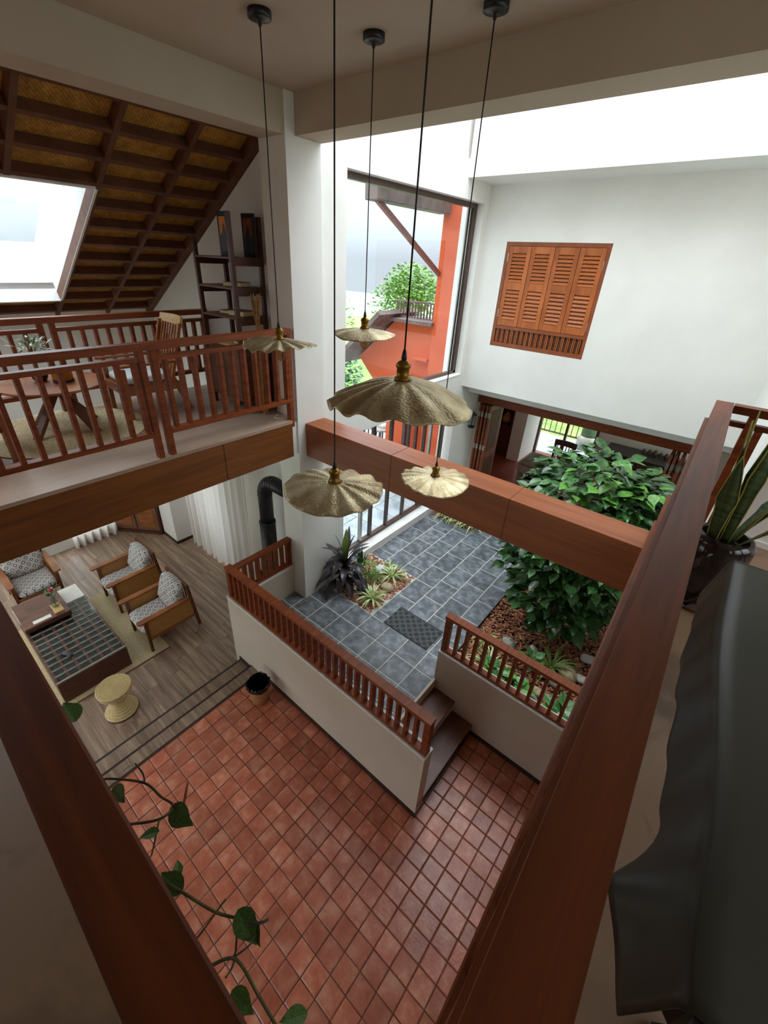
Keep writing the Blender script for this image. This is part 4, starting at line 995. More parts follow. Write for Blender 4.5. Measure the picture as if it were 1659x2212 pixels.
# ================================================================== PENDANT LAMPS
def pendant(label, x, y, z, dia, canopy, seed, ribs=11, drop=0.16):
    t = thing('pendant_lamp', label, 'lamp', (x, y, z), 0, 'hammered brass pendant lamps')
    rd = random.Random(seed); ph = [rd.uniform(0, 6.28) for _ in range(5)]; r_ = dia / 2; nr, na = 18, 132
    vs = []; fs = []
    for i in range(nr + 1):
        q = i / nr; rr = 0.032 + (r_ - 0.032) * q
        for k in range(na):
            a = 2 * PI * k / na
            rip = math.sin(ribs * a + ph[0] + 0.5 * math.sin(2 * a + ph[1])); rip = math.copysign(abs(rip) ** 0.8, rip)
            rf_ = rr * (1 + 0.02 * q * math.sin(3 * a + ph[2]) + 0.009 * q * rip)
            zz = -drop * r_ * (0.55 * q + 0.75 * q ** 2.2) + 0.034 * r_ * (q ** 0.9) * rip * (0.75 + 0.5 * math.sin(a * 1.0 + ph[4])) * (1 if q > 0.15 else q / 0.15) + 0.05 * r_ * q * math.sin(2 * a + ph[3])
            vs.append((rf_ * math.cos(a), rf_ * math.sin(a), zz))
    for i in range(nr):
        for k in range(na): fs.append((i * na + k, i * na + (k + 1) % na, (i + 1) * na + (k + 1) % na, (i + 1) * na + k))
    o = MB().add(vs, fs).build('shade', M['hammer'], t, True, False); solid(o, 0.003)
    MB().lathe([(0.02, -0.03), (0.028, 0.0), (0.034, 0.004), (0.034, 0.012), (0.026, 0.016), (0.026, 0.05), (0.031, 0.054), (0.031, 0.062), (0.022, 0.075), (0.01, 0.082)], n=20).build('socket', M['brass'], t, True, False)
    MB().lathe([(0.01, 0.08), (0.012, 0.09), (0.006, 0.12)], n=12).build('grip', M['black'], t, True, False)
    MB().tube([(0, 0, 0.1), (0, 0, canopy - z - 0.02)], 0.0035, 8).build('cord', M['black'], t, True, False)
    MB().lathe([(0.008, -0.06), (0.012, -0.04), (0.05, -0.035), (0.062, -0.03), (0.062, 0.0)], (0, 0, canopy - z), n=28).build('canopy', M['black'], t, True, False)
    MB().lathe([(0.012, -0.03), (0.016, -0.045), (0.03, -0.075), (0.034, -0.1), (0.026, -0.125), (0.012, -0.142), (0.004, -0.15)], n=18).build('bulb', M['bulb'], t, True, False)
    MB().tube([(0.006, 0, -0.06), (0.012, 0, -0.1), (0, 0.008, -0.115), (-0.012, 0, -0.1), (-0.006, 0, -0.06)], 0.0015, 5).build('filament', M['brass'], t, False, False)
pendant('brass pendant lamp hanging in front of the mezzanine railing end', -2.537, 2.0, 4.075, 0.52, 5.705, 1, 15, 0.10)
pendant('small brass pendant lamp hanging in front of the picture window', -2.194, 2.524, 4.15, 0.46, 5.705, 2, 9, 0.16)
pendant('largest brass pendant lamp hanging highest in the middle', -1.02, 1.42, 4.175, 0.60, 5.705, 3, 13, 0.24)
pendant('lowest round brass pendant lamp beside the white column', -1.45, 1.46, 3.535, 0.545, 5.705, 4, 13, 0.14)
pendant('brass pendant lamp hanging over the red tie beam', -1.483, 2.599, 3.16, 0.53, 5.705, 5, 15, 0.12)
# ================================================================== PLANTS OF THE COURT
def blade(b_, base, az, length, width, rise, droop, n=7, fold=0.25, twist=0.0, edge=None):
    """arching strap leaf; rise = start elevation angle, droop = how far it bends over"""
    p = Vector(base); d_el = rise; seg = length / n; pts = [p.copy()]
    for k in range(n):
        p = p + Vector((math.cos(az) * math.cos(d_el), math.sin(az) * math.cos(d_el), math.sin(d_el))) * seg
        pts.append(p.copy()); d_el -= droop / n
    vs = []; fs = []
    for k, q in enumerate(pts):
        u = k / n; w_ = width * (0.55 + 0.9 * u if u < 0.5 else 2.0 * (1 - u) ** 0.75 * 1.0) * 0.5
        w_ = max(w_, 0.0008)
        a2 = az + PI / 2 + twist * u; s_ = Vector((math.cos(a2), math.sin(a2), 0.0))
        up = Vector((0, 0, w_ * fold))
        vs += [q + s_ * w_ + up, q, q - s_ * w_ + up]
    for k in range(n):
        i = 3 * k; fs += [(i, i + 3, i + 4, i + 1), (i + 1, i + 4, i + 5, i + 2)]
    return b_.add(vs, fs)
def spider_plant(label, c, n, length, seed, m_='spider', grp='striped spider plants'):
    t = thing('spider_plant', label, 'plant', c, 0, grp); rd = random.Random(seed); s_ = MB()
    for k in range(n):
        az = 2 * PI * k / n + rd.uniform(-.2, .2); L_ = length * rd.uniform(0.75, 1.15)
        b_ = blade(MB(), (0.015 * math.cos(az), 0.015 * math.sin(az), 0), az, L_, 0.02, rd.uniform(0.8, 1.35), rd.uniform(1.5, 2.3), 7)
        b_.build('blade', M[m_] if k % 4 else M['olive'], t, False, False)
    MB().lathe([(0.03, -0.01), (0.03, 0.02), (0.01, 0.03)], n=8).build('crown', M['olive'], t, False, False)
    return t
Z0 = 0.49
spider_plant('striped spider plant at the front corner of the small bed', (-2.71, 3.46, Z0), 34, 0.30, 1)
spider_plant('striped spider plant by the tan boulder near the slate path', (-2.80, 4.02, Z0), 34, 0.29, 2)
spider_plant('tiny striped spider plant behind the white stone', (-2.98, 4.17, Z0), 16, 0.17, 12)
for k, (x, lab) in enumerate(((-3.16, 'first spider plant in the far bed under the tie beam'), (-2.97, 'second spider plant in the far bed under the tie beam'), (-2.78, 'third spider plant in the far bed under the tie beam'), (-2.58, 'last spider plant in the far bed under the tie beam'))):
    spider_plant(lab, (x, 6.08, Z0), 24, 0.34, 20 + k)
spider_plant('striped spider plant behind the bark bed railing', (-0.98, 3.52, Z0), 26, 0.3, 31)
spider_plant('small spider plant on the bark behind the railing end', (-1.18, 3.85, Z0), 16, 0.22, 32)
spider_plant('green grassy tuft on the bark in front of the bush', (-0.42, 4.02, Z0), 26, 0.36, 33, 'olive')
# dark cordyline
t = thing('dark_cordyline', 'purple black cordyline with broad leaves against the column', 'plant', (-3.2, 3.42, Z0)); rd = random.Random(6)
MB().tube([(0, 0, -0.02), (0.01, 0, 0.2), (0, 0.01, 0.42)], 0.025, 8, taper=0.015).build('stem', M['stem'], t, False, False)
for k in range(30):
    az = k * 2.4 + rd.uniform(-.2, .2); h_ = 0.14 + 0.28 * k / 30
    blade(MB(), (0, 0, h_), az, rd.uniform(0.40, 0.58), 0.095, 1.25 - 0.9 * (1 - k / 30), rd.uniform(1.7, 2.5) if k < 24 else 0.8, 8, 0.35).build('leaf', M['purple'], t, True, False)
for k, az in enumerate((2.2, 4.0, 0.8)):
    blade(MB(), (0, 0, 0.4), az, 0.52, 0.085, 1.45, 0.35, 8, 0.35).build('leaf', M['olive'] if k == 0 else M['purple'], t, True, False)
# snake plant cluster by the kerb
def sans(label, c, n, h, seed, mt='sansleaf', spread=0.07, w_=0.05, lean=0.25):
    t = thing('snake_plant', label, 'plant', c); rd = random.Random(seed)
    for k in range(n):
        az = rd.uniform(0, 6.28); r_ = rd.uniform(0.0, spread); hh = h * rd.uniform(0.6, 1.0)
        blade(MB(), (r_ * math.cos(az), r_ * math.sin(az), -0.01), az, hh, w_, 1.57 - rd.uniform(0.02, lean), rd.uniform(-0.1, 0.25), 8, 0.4, rd.uniform(-0.9, 0.9)).build('leaf', M[mt], t, True, False)
    return t
sans('green snake plant cluster between the cordyline and glass doors', (-3.27, 3.85, Z0), 12, 0.5, 7, 'leaf')
# small leafy shrub
t = thing('small_shrub', 'fine leaved green shrub beside the dark cordyline', 'shrub', (-3.05, 3.78, Z0))
tag(crown(crown(MB(), (0, 0, 0.16), (0.16, 0.16, 0.16), 320, 0.035, 61, -0.8), (0.1, 0.02, 0.08), (0.14, 0.12, 0.09), 160, 0.03, 62, -0.6).build('foliage', M['tree'], t, False, False), kind='stuff')
MB().tube([(0, 0, -0.02), (0, 0, 0.2)], 0.008).build('stem', M['stem'], t, False, False)
def rock(label, c, r, seed, m_='stone', k=0.1):
    o = MB().blob((0, 0, 0), r, seed, 14, k).build('stone', M[m_], None, True); o.location = c
    return tag(o, label, 'stone', 'garden stones')
rock('rounded tan boulder beside the two spider plants', (-2.70, 3.78, 0.525), (0.095, 0.085, 0.06), 1, 'stonetan')
rock('grey stone behind the front spider plant', (-2.95, 3.55, 0.52), (0.085, 0.075, 0.06), 2)
rock('white stone behind the tan boulder', (-3.02, 4.02, 0.53), (0.09, 0.1, 0.07), 3, 'stonewhite')
for k, (x, y, r_, mm, lab) in enumerate(((-0.95, 4.02, 0.09, 'stone', 'flat grey stone on the bark beside the spider plant'), (-0.25, 4.05, 0.12, 'stonetan', 'large pale boulder in front of the bush trunk'), (-0.30, 3.85, 0.085, 'stone', 'round grey stone below the large pale boulder'), (-0.10, 4.10, 0.07, 'stonewhite', 'white stone beside the large pale boulder'), (-0.12, 4.45, 0.08, 'stonewhite', 'white stone behind the large pale boulder'), (-0.45, 3.42, 0.10, 'stone', 'grey slab stone close behind the bark bed railing'), (-0.42, 3.60, 0.07, 'stonetan', 'small tan stone behind the grey slab stone'), (-0.68, 4.15, 0.06, 'stonewhite', 'small pale stone under the drooping bush leaves'), (0.02, 3.95, 0.09, 'stone', 'dark grey stone half hidden by the gallery handrail'))):
    rock(lab, (x, y, 0.475 + r_ * 0.45), (r_, r_ * 0.85, r_ * 0.7), 10 + k, mm, 0.14)
# broad leaved plants behind the side railing
LEAF_V = [(0, 0, 0.0)] + [(u, -w_, h_) for u, w_, h_ in ((0.08, 0.16, 0.02), (0.22, 0.28, 0.035), (0.42, 0.33, 0.045), (0.62, 0.27, 0.03), (0.82, 0.13, 0.0))] + [(1.03, 0, -0.08)] + [(u, w_, h_) for u, w_, h_ in ((0.82, 0.13, 0.0), (0.62, 0.27, 0.03), (0.42, 0.33, 0.045), (0.22, 0.28, 0.035), (0.08, 0.16, 0.02))] + [(0.22, 0, -0.012), (0.42, 0, -0.016), (0.62, 0, -0.02), (0.82, 0, -0.035)]
LEAF_F = [(0, 1, 12), (1, 2, 12), (2, 3, 13, 12), (3, 4, 14, 13), (4, 5, 15, 14), (5, 6, 15), (6, 7, 15), (7, 8, 14, 15), (8, 9, 13, 14), (9, 10, 12, 13), (10, 11, 12), (11, 0, 12)]
leaf_mesh = {}
for nm in ('leaf', 'leaflight', 'vineleaf'):
    leaf_mesh[nm] = MB().add(LEAF_V, LEAF_F).mesh('leaf', M[nm], False)
def leaf_mat(p, az, el, roll, s):
    return Matrix.Translation(p) @ Matrix.Rotation(az, 4, 'Z') @ Matrix.Rotation(-el, 4, 'Y') @ Matrix.Rotation(roll, 4, 'X') @ Matrix.Diagonal((s, s, s, 1))
def broad(label, c, n, s, seed, mm='leaf'):
    t = thing('broadleaf_plant', label, 'plant', c); rd = random.Random(seed)
    for k in range(n):
        az = k * 2.4; r_ = rd.uniform(0.01, 0.05)
        o = link('leaf', leaf_mesh['leaflight' if k % 4 == 0 else mm], t, False)
        z_ = rd.uniform(0.08, 0.2)
        o.matrix_basis = leaf_mat((r_ * math.cos(az), r_ * math.sin(az), z_), az, rd.uniform(-0.3, 0.5), rd.uniform(-.4, .4), s * rd.uniform(0.8, 1.2))
    MB().tube([(0, 0, -0.02), (0, 0, 0.16)], 0.012).build('stem', M['stem'], t, False, False)
broad('bright green broad leaved plant behind the middle balusters', (-0.82, 3.42, Z0), 13, 0.2, 1, 'leaf')
broad('dark green broad leaved plant beside the bright one', (-0.66, 3.34, Z0), 11, 0.2, 2)
broad('leafy green plant at the railing end near the handrail', (-0.12, 3.42, Z0), 10, 0.2, 3, 'leaf')
broad('low green plant under the front of the bush', (-0.62, 3.85, Z0), 9, 0.15, 4)
# the big bush
bush = thing('leafy_bush', 'large glossy green bush rising past the red tie beam', 'bush', (-0.65, 4.75, 0.46)); rd = random.Random(17)
for k in range(7):
    a = k * 0.9; x, y = 0.5 * math.cos(a), 0.45 * math.sin(a)
    MB().tube([(0.05 * math.cos(a), 0.05 * math.sin(a), -0.03), (x * 0.4, y * 0.4, 0.7), (x, y, 1.4 + 0.3 * math.sin(k * 2))], 0.025, 7, taper=0.008).build('branch', M['stem'], bush, False, False)
rest = MB(); nl = 0
LOBES = [((-0.05, 0.1, 1.85), (0.72, 0.6, 0.62), 900), ((-0.27, -0.05, 1.2), (0.62, 0.55, 0.62), 480), ((0.25, 0.0, 1.2), (0.5, 0.6, 0.7), 420), ((-0.05, -0.22, 0.66), (0.5, 0.45, 0.42), 330), ((0.42, 0.0, 1.85), (0.42, 0.5, 0.42), 380)]
cand = []
for c_, r_, n_ in LOBES:
    for k in range(n_):
        v = Vector((rd.gauss(0, 1), rd.gauss(0, 1), rd.gauss(0.1, 1))).normalized() * rd.uniform(0.6, 1.04)
        p = Vector((c_[0] + v.x * r_[0], c_[1] + v.y * r_[1], c_[2] + v.z * r_[2]))
        if p.z < 0.08: continue
        az = math.atan2(v.y, v.x) + rd.uniform(-0.7, 0.7); el = rd.uniform(-0.75, 0.25) + 0.35 * max(0, v.z)
        cand.append((p, az, el, rd.uniform(-0.5, 0.5), rd.uniform(0.12, 0.2), v))
vd = Vector((0.35, -0.8, 0.5))
def near(q):
    return -(q[0] + Vector((-0.65, 4.75, 0.46)) - Vector((0, 0, 4.6))).length + 0.6 * q[5].dot(vd)
cand.sort(key=near, reverse=True)
for k, (p, az, el, ro, s, v) in enumerate(cand):
    if k < 290:
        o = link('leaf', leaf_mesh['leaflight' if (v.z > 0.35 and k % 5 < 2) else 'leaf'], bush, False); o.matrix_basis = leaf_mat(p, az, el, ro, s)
    else:
        mt = leaf_mat(p, az, el, ro, s); rest.add([mt @ Vector(q) for q in LEAF_V], LEAF_F)
tag(rest.build('leaves', M['leaf'], bush, False, False), kind='stuff')
# bark mulch
def mulch(label, areas, n, seed):
    rd = random.Random(seed); b_ = MB(); tot = sum((a[1] - a[0]) * (a[3] - a[2]) for a in areas)
    for a in areas:
        for k in range(int(n * (a[1] - a[0]) * (a[3] - a[2]) / tot)):
            L_, W_, H_ = rd.uniform(0.02, 0.055), rd.uniform(0.012, 0.028), rd.uniform(0.005, 0.012)
            m_ = Matrix.Translation((rd.uniform(a[0], a[1]), rd.uniform(a[2], a[3]), a[4] + rd.uniform(0, 0.028))) @ Matrix.Rotation(rd.uniform(0, 6.28), 4, 'Z') @ Matrix.Rotation(rd.uniform(-.5, .5), 4, 'X') @ Matrix.Rotation(rd.uniform(-.4, .4), 4, 'Y')
            vs = [m_ @ Vector((x * L_ / 2 * (1 if y < 0 else 0.8), y * W_ / 2, z * H_ / 2)) for z in (-1, 1) for y in (-1, 1) for x in (-1, 1)]
            b_.add(vs, [(0, 2, 3, 1), (4, 5, 7, 6), (0, 1, 5, 4), (2, 6, 7, 3), (0, 4, 6, 2), (1, 3, 7, 5)])
    return tag(b_.build('bark_mulch', M['bark']), label, 'mulch', None, 'stuff')
mulch('brown bark chips around the large bush', [(-1.36, 0.38, 3.14, 5.4, 0.462)], 6500, 1)
mulch('brown bark chips in the small bed beside the column', [(-3.40, -2.55, 3.27, 4.25, 0.47)], 2300, 2)
mulch('bark chips under the far spider plants', [(-3.42, -2.55, 5.96, 6.3, 0.475)], 500, 3)
sbox('trim_bed_edge', M['base'], -1.388, -1.378, 3.12, 7.3, 0.42, 0.487)

# ================================================================== MEZZANINE
MZ = 3.066
t = thing('round_rug', 'round braided jute rug on the mezzanine', 'rug', (-4.6, 1.08, MZ))
pr_ = [(0.66, 0.0), (0.67, 0.006)]
for k in range(33): pr_.append((0.66 * (1 - k / 33), 0.010 + 0.003 * (k % 2)))
MB().lathe(pr_ + [(0.002, 0.01)], n=48).build('braid', M['jute'], t, True, False)
t = thing('round_table', 'round wooden table with splayed legs on the mezzanine rug', 'table', (-4.62, 1.08, MZ + 0.014))
MB().lathe([(0.05, 0.40), (0.36, 0.405), (0.41, 0.415), (0.415, 0.425), (0.41, 0.435), (0.02, 0.435)], n=48).build('tabletop', M['teak'], t, False, False)
for k in range(4):
    a = k * PI / 2 + 0.5
    MB().bar((0.33 * math.cos(a), 0.33 * math.sin(a), 0), (0.02 * math.cos(a + 2.6), 0.02 * math.sin(a + 2.6), 0.40), 0.06, 0.035, (math.cos(a), math.sin(a), 0)).build('leg', M['teakdark'], t, False, False)
tt = MZ + 0.014 + 0.4355
t = thing('amber_jar', 'amber glass jar with a rim on the round table', 'jar', (-4.60, 1.16, tt))
MB().lathe([(0.075, 0), (0.08, 0.01), (0.08, 0.08), (0.085, 0.12), (0.08, 0.12), (0.074, 0.08), (0.07, 0.015)], n=28).build('body', M['amber'], t, True, False)
MB().lathe([(0.081, 0.0), (0.083, 0.005), (0.083, 0.02), (0.081, 0.025)], n=28, cap=False).build('band', M['black'], t, True, False)
t = thing('leafy_sprig_bowl', 'grey green succulent in a small bowl on the mezzanine table', 'plant', (-4.72, 1.02, tt)); rd = random.Random(4)
MB().lathe([(0.04, 0), (0.06, 0.03), (0.065, 0.06), (0.055, 0.06)], n=20).build('bowl', M['ceramic'], t, True, False)
MB().tube([(0, 0, 0.04), (0, 0, 0.30)], 0.01).build('stem', M['stem'], t, False, False)
for k in range(80):
    az = rd.uniform(0, 6.28); r_ = rd.uniform(0.02, 0.15)
    blade(MB(), (r_ * math.cos(az), r_ * math.sin(az), 0.26 + 0.1 * rd.random() - r_ * 0.2), az, rd.uniform(0.05, 0.08), 0.016, rd.uniform(0.0, 1.0), 0.4, 4, 0.4).build('leaf', M['leaf'] if k % 3 else M['stonewhite'], t, False, False)
def mez_chair(label, loc, rz_):
    t = thing('wooden_chair', label, 'chair', loc, rz_, 'mezzanine chairs')
    for sx in (-1, 1):
        MB().bar((sx * 0.25, -0.27, 0), (sx * 0.25, -0.26, 0.5), 0.05, 0.04, (0, 1, 0)).build('leg', M['teak'], t, False, False)
        MB().bar((sx * 0.23, 0.36, 0), (sx * 0.22, 0.22, 0.36), 0.045, 0.04, (0, 1, 0)).build('leg', M['teak'], t, False, False)
        MB().bar((sx * 0.22, 0.2, 0.3), (sx * 0.23, 0.38, 0.88), 0.04, 0.03, (0, 1, 0)).build('back_post', M['teak'], t, False, False)
        arm_board(MB(), sx * 0.265, 0.06, -0.33, 0.3, 0.52, 0.02).build('armrest', M['teak'], t, False, False)
        MB().box(sx * 0.24 - 0.015, sx * 0.24 + 0.015, -0.26, 0.3, 0.24, 0.32).build('side_rail', M['teak'], t, False, False)
    MB().box(-0.25, 0.25, -0.285, -0.255, 0.24, 0.33).build('front_rail', M['teak'], t, False, False)
    MB().box(-0.23, 0.23, -0.26, 0.25, 0.31, 0.335).build('seat', M['teak'], t, False, False)
    pillow(MB(), (0, -0.02, 0.375), (0.23, 0.25, 0.045), 0.3).build('cushion', M['cushion'], t, True, False)
    o = MB().grid(lambda u, v: (-0.24 + 0.48 * u, 0.37 + 0.05 * math.sin(PI * u) + 0.03 * v, 0.84 + 0.1 * v), 10, 2).build('top_rail', M['pale'], t, False, False); solid(o, 0.025)
    for k in range(7): MB().bar((-0.18 + 0.06 * k, 0.22, 0.33), (-0.18 + 0.06 * k, 0.39, 0.86), 0.025, 0.012, (0, 1, 0)).build('spindle', M['teak'], t, False, False)
mez_chair('spindle back wooden chair with a pale cushion facing the round table', (-4.73, 1.90, MZ), -0.05)
mez_chair('wooden chair partly cut off on the near end of the mezzanine rug', (-4.35, 0.25, MZ), PI + 0.2)
# shelf unit
SX, SXR, SY, SYB = -4.55, -3.93, 2.6, 2.93
t = thing('ladder_shelf', 'tall dark open shelf unit against the mezzanine gable wall', 'shelf', (-4.24, 2.77, MZ))
for x, y, zt in ((SX, SY, 4.72), (SXR, SY, 4.92), (SX, SYB, 4.72), (SXR, SYB, 4.90)):
    MB().box(x - 0.018, x + 0.018, y - 0.02, y + 0.02, MZ, zt).build('post', M['shelf'], t)
for z in (4.565, 4.305, 4.035):
    MB().bbox(SX + 0.018, SXR - 0.018, SY - 0.02, SYB + 0.02, z - 0.02, z, 0.003).build('shelf_board', M['teakdark'], t)
    for x in (SX, SXR): MB().box(x - 0.015, x + 0.015, SY + 0.02, SYB - 0.02, z - 0.075, z).build('side_rail', M['shelf'], t)
    MB().box(SX, SXR, SYB - 0.01, SYB + 0.015, z - 0.06, z - 0.02).build('back_rail', M['shelf'], t)
bd = MB().bbox(SX + 0.02, SXR - 0.02, SY + 0.0, SYB + 0.02, 3.17, 3.745, 0.004).build('cabinet_body', M['teakdark'], t)
MB().bbox(SX + 0.02, SXR - 0.02, SY - 0.03, SYB + 0.02, 3.745, 3.765, 0.003).build('cabinet_top', M['pale'], t)
for k in range(2):
    x0 = SX + 0.025 + k * 0.285
    d_ = MB().bbox(x0, x0 + 0.28, SY - 0.018, SY, 3.18, 3.735, 0.004).build('door', M['book'], t)
    MB().blob((x0 + (0.26 if k == 0 else 0.02), SY - 0.025, 3.5), (0.01, 0.01, 0.01), 1, 8, 0).build('knob', M['brass'], d_, True)
def picture(label, x, y, rz_, glow):
    t = thing('framed_picture', label, 'picture', (x, y, 4.566), rz_)
    MB().bbox(-0.075, 0.075, -0.012, 0.012, 0, 0.36, 0.004).build('frame', M['picblack'], t, False, False)
    MB().box(-0.052, 0.052, -0.015, -0.011, 0.17, 0.32).build('print', glow, t, False, False)
    MB().prism([(-0.052, 0.04), (0.052, 0.04), (0.052, 0.17), (0.03, 0.185), (0.018, 0.2), (0.006, 0.255), (0.0, 0.275), (-0.006, 0.255), (-0.018, 0.2), (-0.03, 0.185), (-0.052, 0.17)], 0, 0.003).build('silhouette', M['black'], t, False, False)
    o = t.children[-1]; o.rotation_euler = (PI / 2, 0, 0); o.location = (0, -0.014, 0)
picture('framed dark spire silhouette on orange, left of the shelf post', -4.08, 2.66, 0.25, M['picorange'])
picture('framed reddish print half behind the tall shelf post', -3.99, 2.86, 0.25, M['rail'])
def book(label, x, y, z, l_, w_, h_, rz_):
    t = thing('book', label, 'book', (x, y, z), rz_, 'books on the ladder shelf')
    MB().box(-l_ / 2, l_ / 2, -w_ / 2, w_ / 2, 0, 0.004).build('cover', M['book'], t, False, False)
    MB().box(-l_ / 2, l_ / 2, -w_ / 2, w_ / 2, h_ - 0.004, h_).build('cover', M['book'], t, False, False)
    MB().box(-l_ / 2 + 0.004, l_ / 2 - 0.004, -w_ / 2 + 0.004, w_ / 2 - 0.004, 0.004, h_ - 0.004).build('pages', M['pages'], t, False, False)
book('brown book lying on the second shelf board', -4.1, 2.74, 4.306, 0.22, 0.16, 0.04, 0.3)
book('thick book lying on the third shelf board', -4.08, 2.75, 4.036, 0.22, 0.16, 0.05, 0.15)
book('thin pale book lying beside the thick one', -4.32, 2.77, 4.036, 0.18, 0.14, 0.03, 0.1)
book('pale book lying on the shelf cabinet top', -4.05, 2.72, 3.766, 0.2, 0.15, 0.03, -0.1)
t = thing('reed_bundle', 'tied bundle of dried reeds leaning between shelf and column', 'reeds', (-3.80, 2.74, MZ)); rd = random.Random(2)
for k in range(14):
    a = rd.uniform(0, 6.28); r1, r2 = 0.03 * rd.random(), 0.065 * rd.random()
    MB().tube([(r2 * math.cos(a), r2 * math.sin(a), 0), (0.012 * math.cos(a), 0.012 * math.sin(a), 0.8), (-r2 * math.cos(a), r2 * math.sin(a), rd.uniform(1.1, 1.2))], 0.007, 5).build('reed', M['reed'], t, False, False)
MB().lathe([(0.02, 0.78), (0.024, 0.79), (0.024, 0.81), (0.02, 0.82)], n=12, cap=False).build('tie', M['stem'], t, False, False)
tag(MB().tube([(-3.66, 2.80, MZ + 0.006), (-3.60, 2.70, MZ + 0.006), (-3.52, 2.72, MZ + 0.006), (-3.50, 2.82, MZ + 0.006)], 0.004, 6).build('white_cable', M['white']), 'loose white cable on the mezzanine floor by the column', 'cable')

# ================================================================== GALLERY THINGS
GZ = 3.061
tag(MB().lathe([(0.05, 0), (0.125, 0.004), (0.135, 0.018), (0.128, 0.02), (0.12, 0.01), (0.02, 0.008)], (0.27, 2.50, GZ), n=36).build('saucer', M['saucer'], None, True), 'brown saucer under the dark glazed plant pot', 'saucer')
t = thing('potted_snake_plant', 'snake plant in a dark glazed pot behind the handrail', 'plant', (0.26, 2.50, GZ + 0.021))
MB().lathe([(0.06, 0.0), (0.075, 0.005), (0.10, 0.08), (0.122, 0.2), (0.134, 0.32), (0.132, 0.37), (0.118, 0.40), (0.105, 0.405), (0.098, 0.395), (0.10, 0.36), (0.09, 0.34)], n=40).build('pot', M['ceramic'], t, True, False)
MB().lathe([(0.098, 0.35), (0.05, 0.36), (0.01, 0.362)], n=24).build('soil', M['soil'], t, True, False)
def sleaf(px_, py_, az, L_, w_, el, dr, tw):
    bl = blade(MB(), (px_, py_, 0.34), az, L_, w_, el, dr, 12, 0.35, tw)
    o = bl.build('leaf', M['sansleaf'], t, True, False); solid(o, 0.003)
    ed = MB(); n3 = len(bl.v) // 3
    for s_ in (0, 2): ed.tube([bl.v[3 * k + s_] for k in range(n3)], 0.0028, 4)
    ed.build('margin', M['sansedge'], o, True, False)
sleaf(-0.055, 0.0, 2.4, 0.62, 0.058, 1.45, 0.0, 0.9)
sleaf(-0.03, 0.03, 3.6, 0.68, 0.055, 1.40, -0.1, -0.5)
sleaf(0.0, -0.02, 4.6, 0.76, 0.058, 1.42, -0.05, 1.2)
sleaf(-0.01, 0.05, 1.2, 0.7, 0.06, 1.5, -0.1, 1.4)
sleaf(-0.05, -0.04, 4.2, 0.5, 0.07, 1.42, 0.05, 0.8)
sleaf(0.03, 0.02, 5.6, 0.5, 0.065, 1.30, 0.1, 0.6)
sleaf(0.045, -0.01, 5.9, 0.42, 0.06, 1.05, 0.2, -0.8)
sleaf(0.02, 0.04, 0.4, 0.46, 0.06, 1.2, 0.1, 0.8)
# digital piano under a dust cover
t = thing('covered_keyboard', 'long keyboard under a charcoal dust cover beside the handrail', 'keyboard', (0.4, 1.15, GZ))
b_ = MB()
def cov(u, v):
    # u along y, v across: left hem up the side, over the top
    y = 0.43 + 1.37 * u; near_ = max(0.0, 1 - u * 7); 
    top = 3.70; xl = 0.235 + 0.028 * math.sin(6 * u) * (1 - u) + near_ * near_ * 0.02
    hem = 0.16 + 0.012 * math.sin(21 * u) + 0.014 * math.sin(47 * u)
    bul = -0.055 * math.exp(-((u - 0.13) / 0.06) ** 2)
    if v < 0.4:
        w_ = v / 0.4; x = xl - 0.03 * (1 - w_) + bul * (1 - w_) * 1.0; z = top - hem * (1 - w_)
    elif v < 0.5:
        w_ = (v - 0.4) / 0.1; x = xl + 0.012 * w_; z = top + 0.012 * w_
    else:
        w_ = (v - 0.5) / 0.5; x = xl + 0.012 + 0.42 * w_; z = top + 0.012 + 0.004 * math.sin(9 * u) * w_
    return (x, y, z)
b_.grid(cov, 60, 24)
def covn(u, v):
    x, y, z = cov(0, 0.5 + 0.5 * u)
    return (x, y - 0.05 * math.sin(PI / 2 * v) - 0.012 * math.sin(9 * u) * v, z - 0.17 * v)
b_.grid(covn, 16, 6)
def covf(u, v):
    x, y, z = cov(1, 0.5 + 0.5 * u); return (x, y + 0.01 * v, z - 0.14 * v)
b_.grid(covf, 10, 4)
o = b_.build('dust_cover', M['cover'], t, True); solid(o, 0.003)
MB().bbox(0.27, 0.64, 0.46, 1.77, 3.56, 3.685, 0.01).build('body', M['black'], t)
for y in (0.65, 1.6):
    MB().bar((0.40, y, GZ), (0.60, y, 3.56), 0.03, 0.03).build('stand_leg', M['black'], t); MB().bar((0.60, y + 0.04, GZ), (0.40, y + 0.04, 3.56), 0.03, 0.03).build('stand_leg', M['black'], t)
# tripod stand
t = thing('tripod_stand', 'black tripod stand with its foot beside the saucer', 'stand', (0.55, 2.3, GZ))
hub = (0.52, 2.36, 3.50)
MB().tube([(0.222, 2.385, GZ + 0.012), hub], 0.011, 10).build('leg', M['black'], t, True)
MB().tube([(0.82, 2.2, GZ + 0.012), hub], 0.011, 10).build('leg', M['black'], t, True)
MB().tube([(0.66, 2.62, GZ + 0.012), hub], 0.011, 10).build('leg', M['black'], t, True)
MB().tube([(0.222, 2.385, GZ + 0.012), (0.23, 2.386, GZ + 0.025)], 0.016, 10).build('rubber_foot', M['black'], t, True)
MB().tube([hub, (0.52, 2.36, 3.95)], 0.013, 10).build('pole', M['black'], t, True)
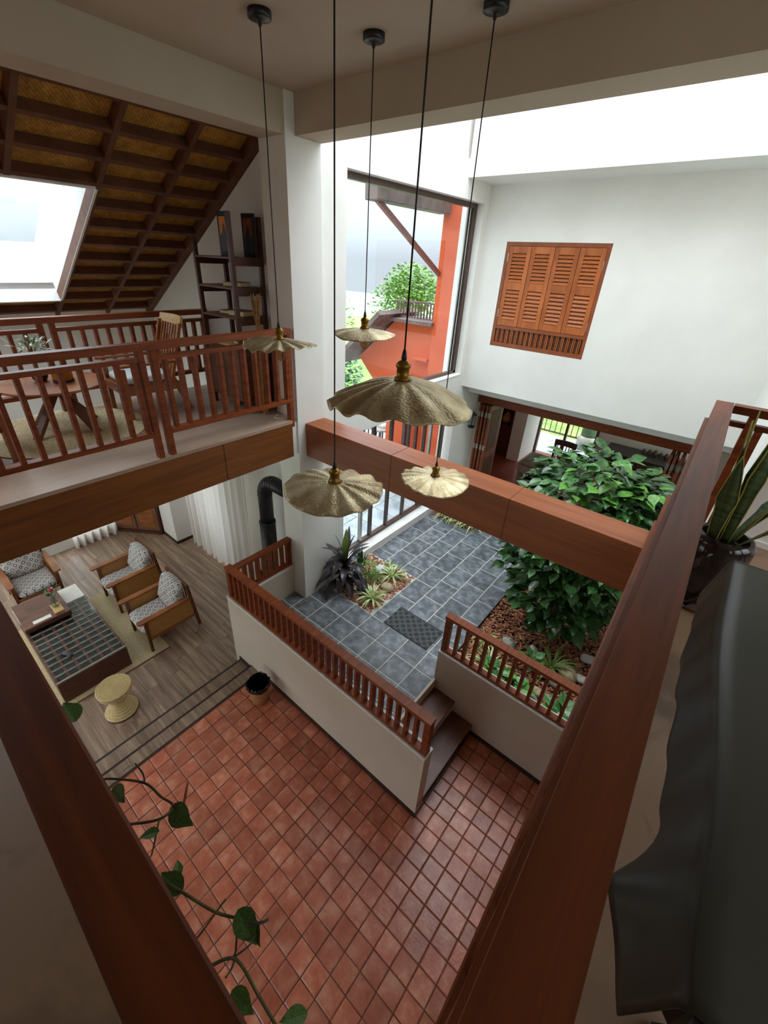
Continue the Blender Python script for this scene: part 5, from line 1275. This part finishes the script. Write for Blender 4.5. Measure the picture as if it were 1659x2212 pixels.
# climbing vine along the dark gallery rail
t = thing('climbing_vine', 'bare stemmed green vine hanging outside the dark gallery handrail', 'vine', (-0.5, 0.06, 3.5))
def zz(k): return 3.55 + 0.012 * math.sin(k * 1.7)
VS = [[(-0.758, 0.029), (-0.75, 0.038), (-0.693, 0.087), (-0.643, 0.099), (-0.594, 0.106), (-0.591, 0.074), (-0.64, 0.029)], [(-0.594, 0.106), (-0.581, 0.117), (-0.629, 0.156)], [(-0.691, 0.088), (-0.72, 0.095), (-0.744, 0.092)], [(-0.599, 0.073), (-0.547, 0.038), (-0.542, 0.028)],
      [(-0.482, 0.033), (-0.446, 0.046), (-0.384, 0.071), (-0.344, 0.093), (-0.306, 0.11), (-0.296, 0.128)], [(-0.376, 0.094), (-0.375, 0.038), (-0.376, 0.025)], [(-0.342, 0.094), (-0.302, 0.06), (-0.29, 0.038)], [(-0.311, 0.114), (-0.292, 0.09), (-0.302, 0.06)], [(-0.32, 0.03), (-0.297, 0.061), (-0.235, 0.062), (-0.173, 0.06)], [(-0.448, 0.045), (-0.479, 0.055)]]
for i, pl in enumerate(VS):
    pts = [Vector((x, y, zz(k + i))) for k, (x, y) in enumerate(pl)]; sm = []
    for k in range(len(pts) - 1):
        p0, p1, p2, p3 = pts[max(k - 1, 0)], pts[k], pts[k + 1], pts[min(k + 2, len(pts) - 1)]
        for q in range(5):
            u = q / 5; sm.append(0.5 * ((2 * p1) + (p2 - p0) * u + (2 * p0 - 5 * p1 + 4 * p2 - p3) * u * u + (3 * p1 - p0 - 3 * p2 + p3) * u ** 3))
    sm.append(pts[-1])
    if i == 1: MB().tube(sm, [0.0022] * (len(sm) - 4) + [0.003, 0.0028, 0.002, 0.0008], 6).build('shoot', M['rail'], t, True)
    else: MB().tube(sm, 0.0027 if i in (0, 4, 8) else 0.0018, 6).build('stem', M['vinestem'], t, True)
VL = [((-0.599, 0.101), (-0.534, 0.112), 0.5), ((-0.575, 0.066), (-0.591, 0.034), 0.2), ((-0.448, 0.047), (-0.501, 0.035), -0.2), ((-0.475, 0.053), (-0.499, 0.065), 0.3), ((-0.35, 0.1), (-0.290, 0.094), 0.1), ((-0.313, 0.112), (-0.281, 0.096), 0.9), ((-0.273, 0.036), (-0.227, 0.043), 0.3), ((-0.161, 0.101), (-0.187, 0.068), 0.4), ((-0.957, 0.041), (-1.031, 0.039), 0.1), ((-0.746, 0.09), (-0.749, 0.065), 0.8), ((-0.732, 0.039), (-0.682, 0.04), 0.4)]
for a, b, ro in VL:
    a, b = Vector((*a, 3.552)), Vector((*b, 3.55)); d_ = b - a
    o = link('leaf', leaf_mesh['vineleaf'], t, True)
    o.matrix_basis = leaf_mat(a, math.atan2(d_.y, d_.x), 0.1, ro, d_.length * 1.05)
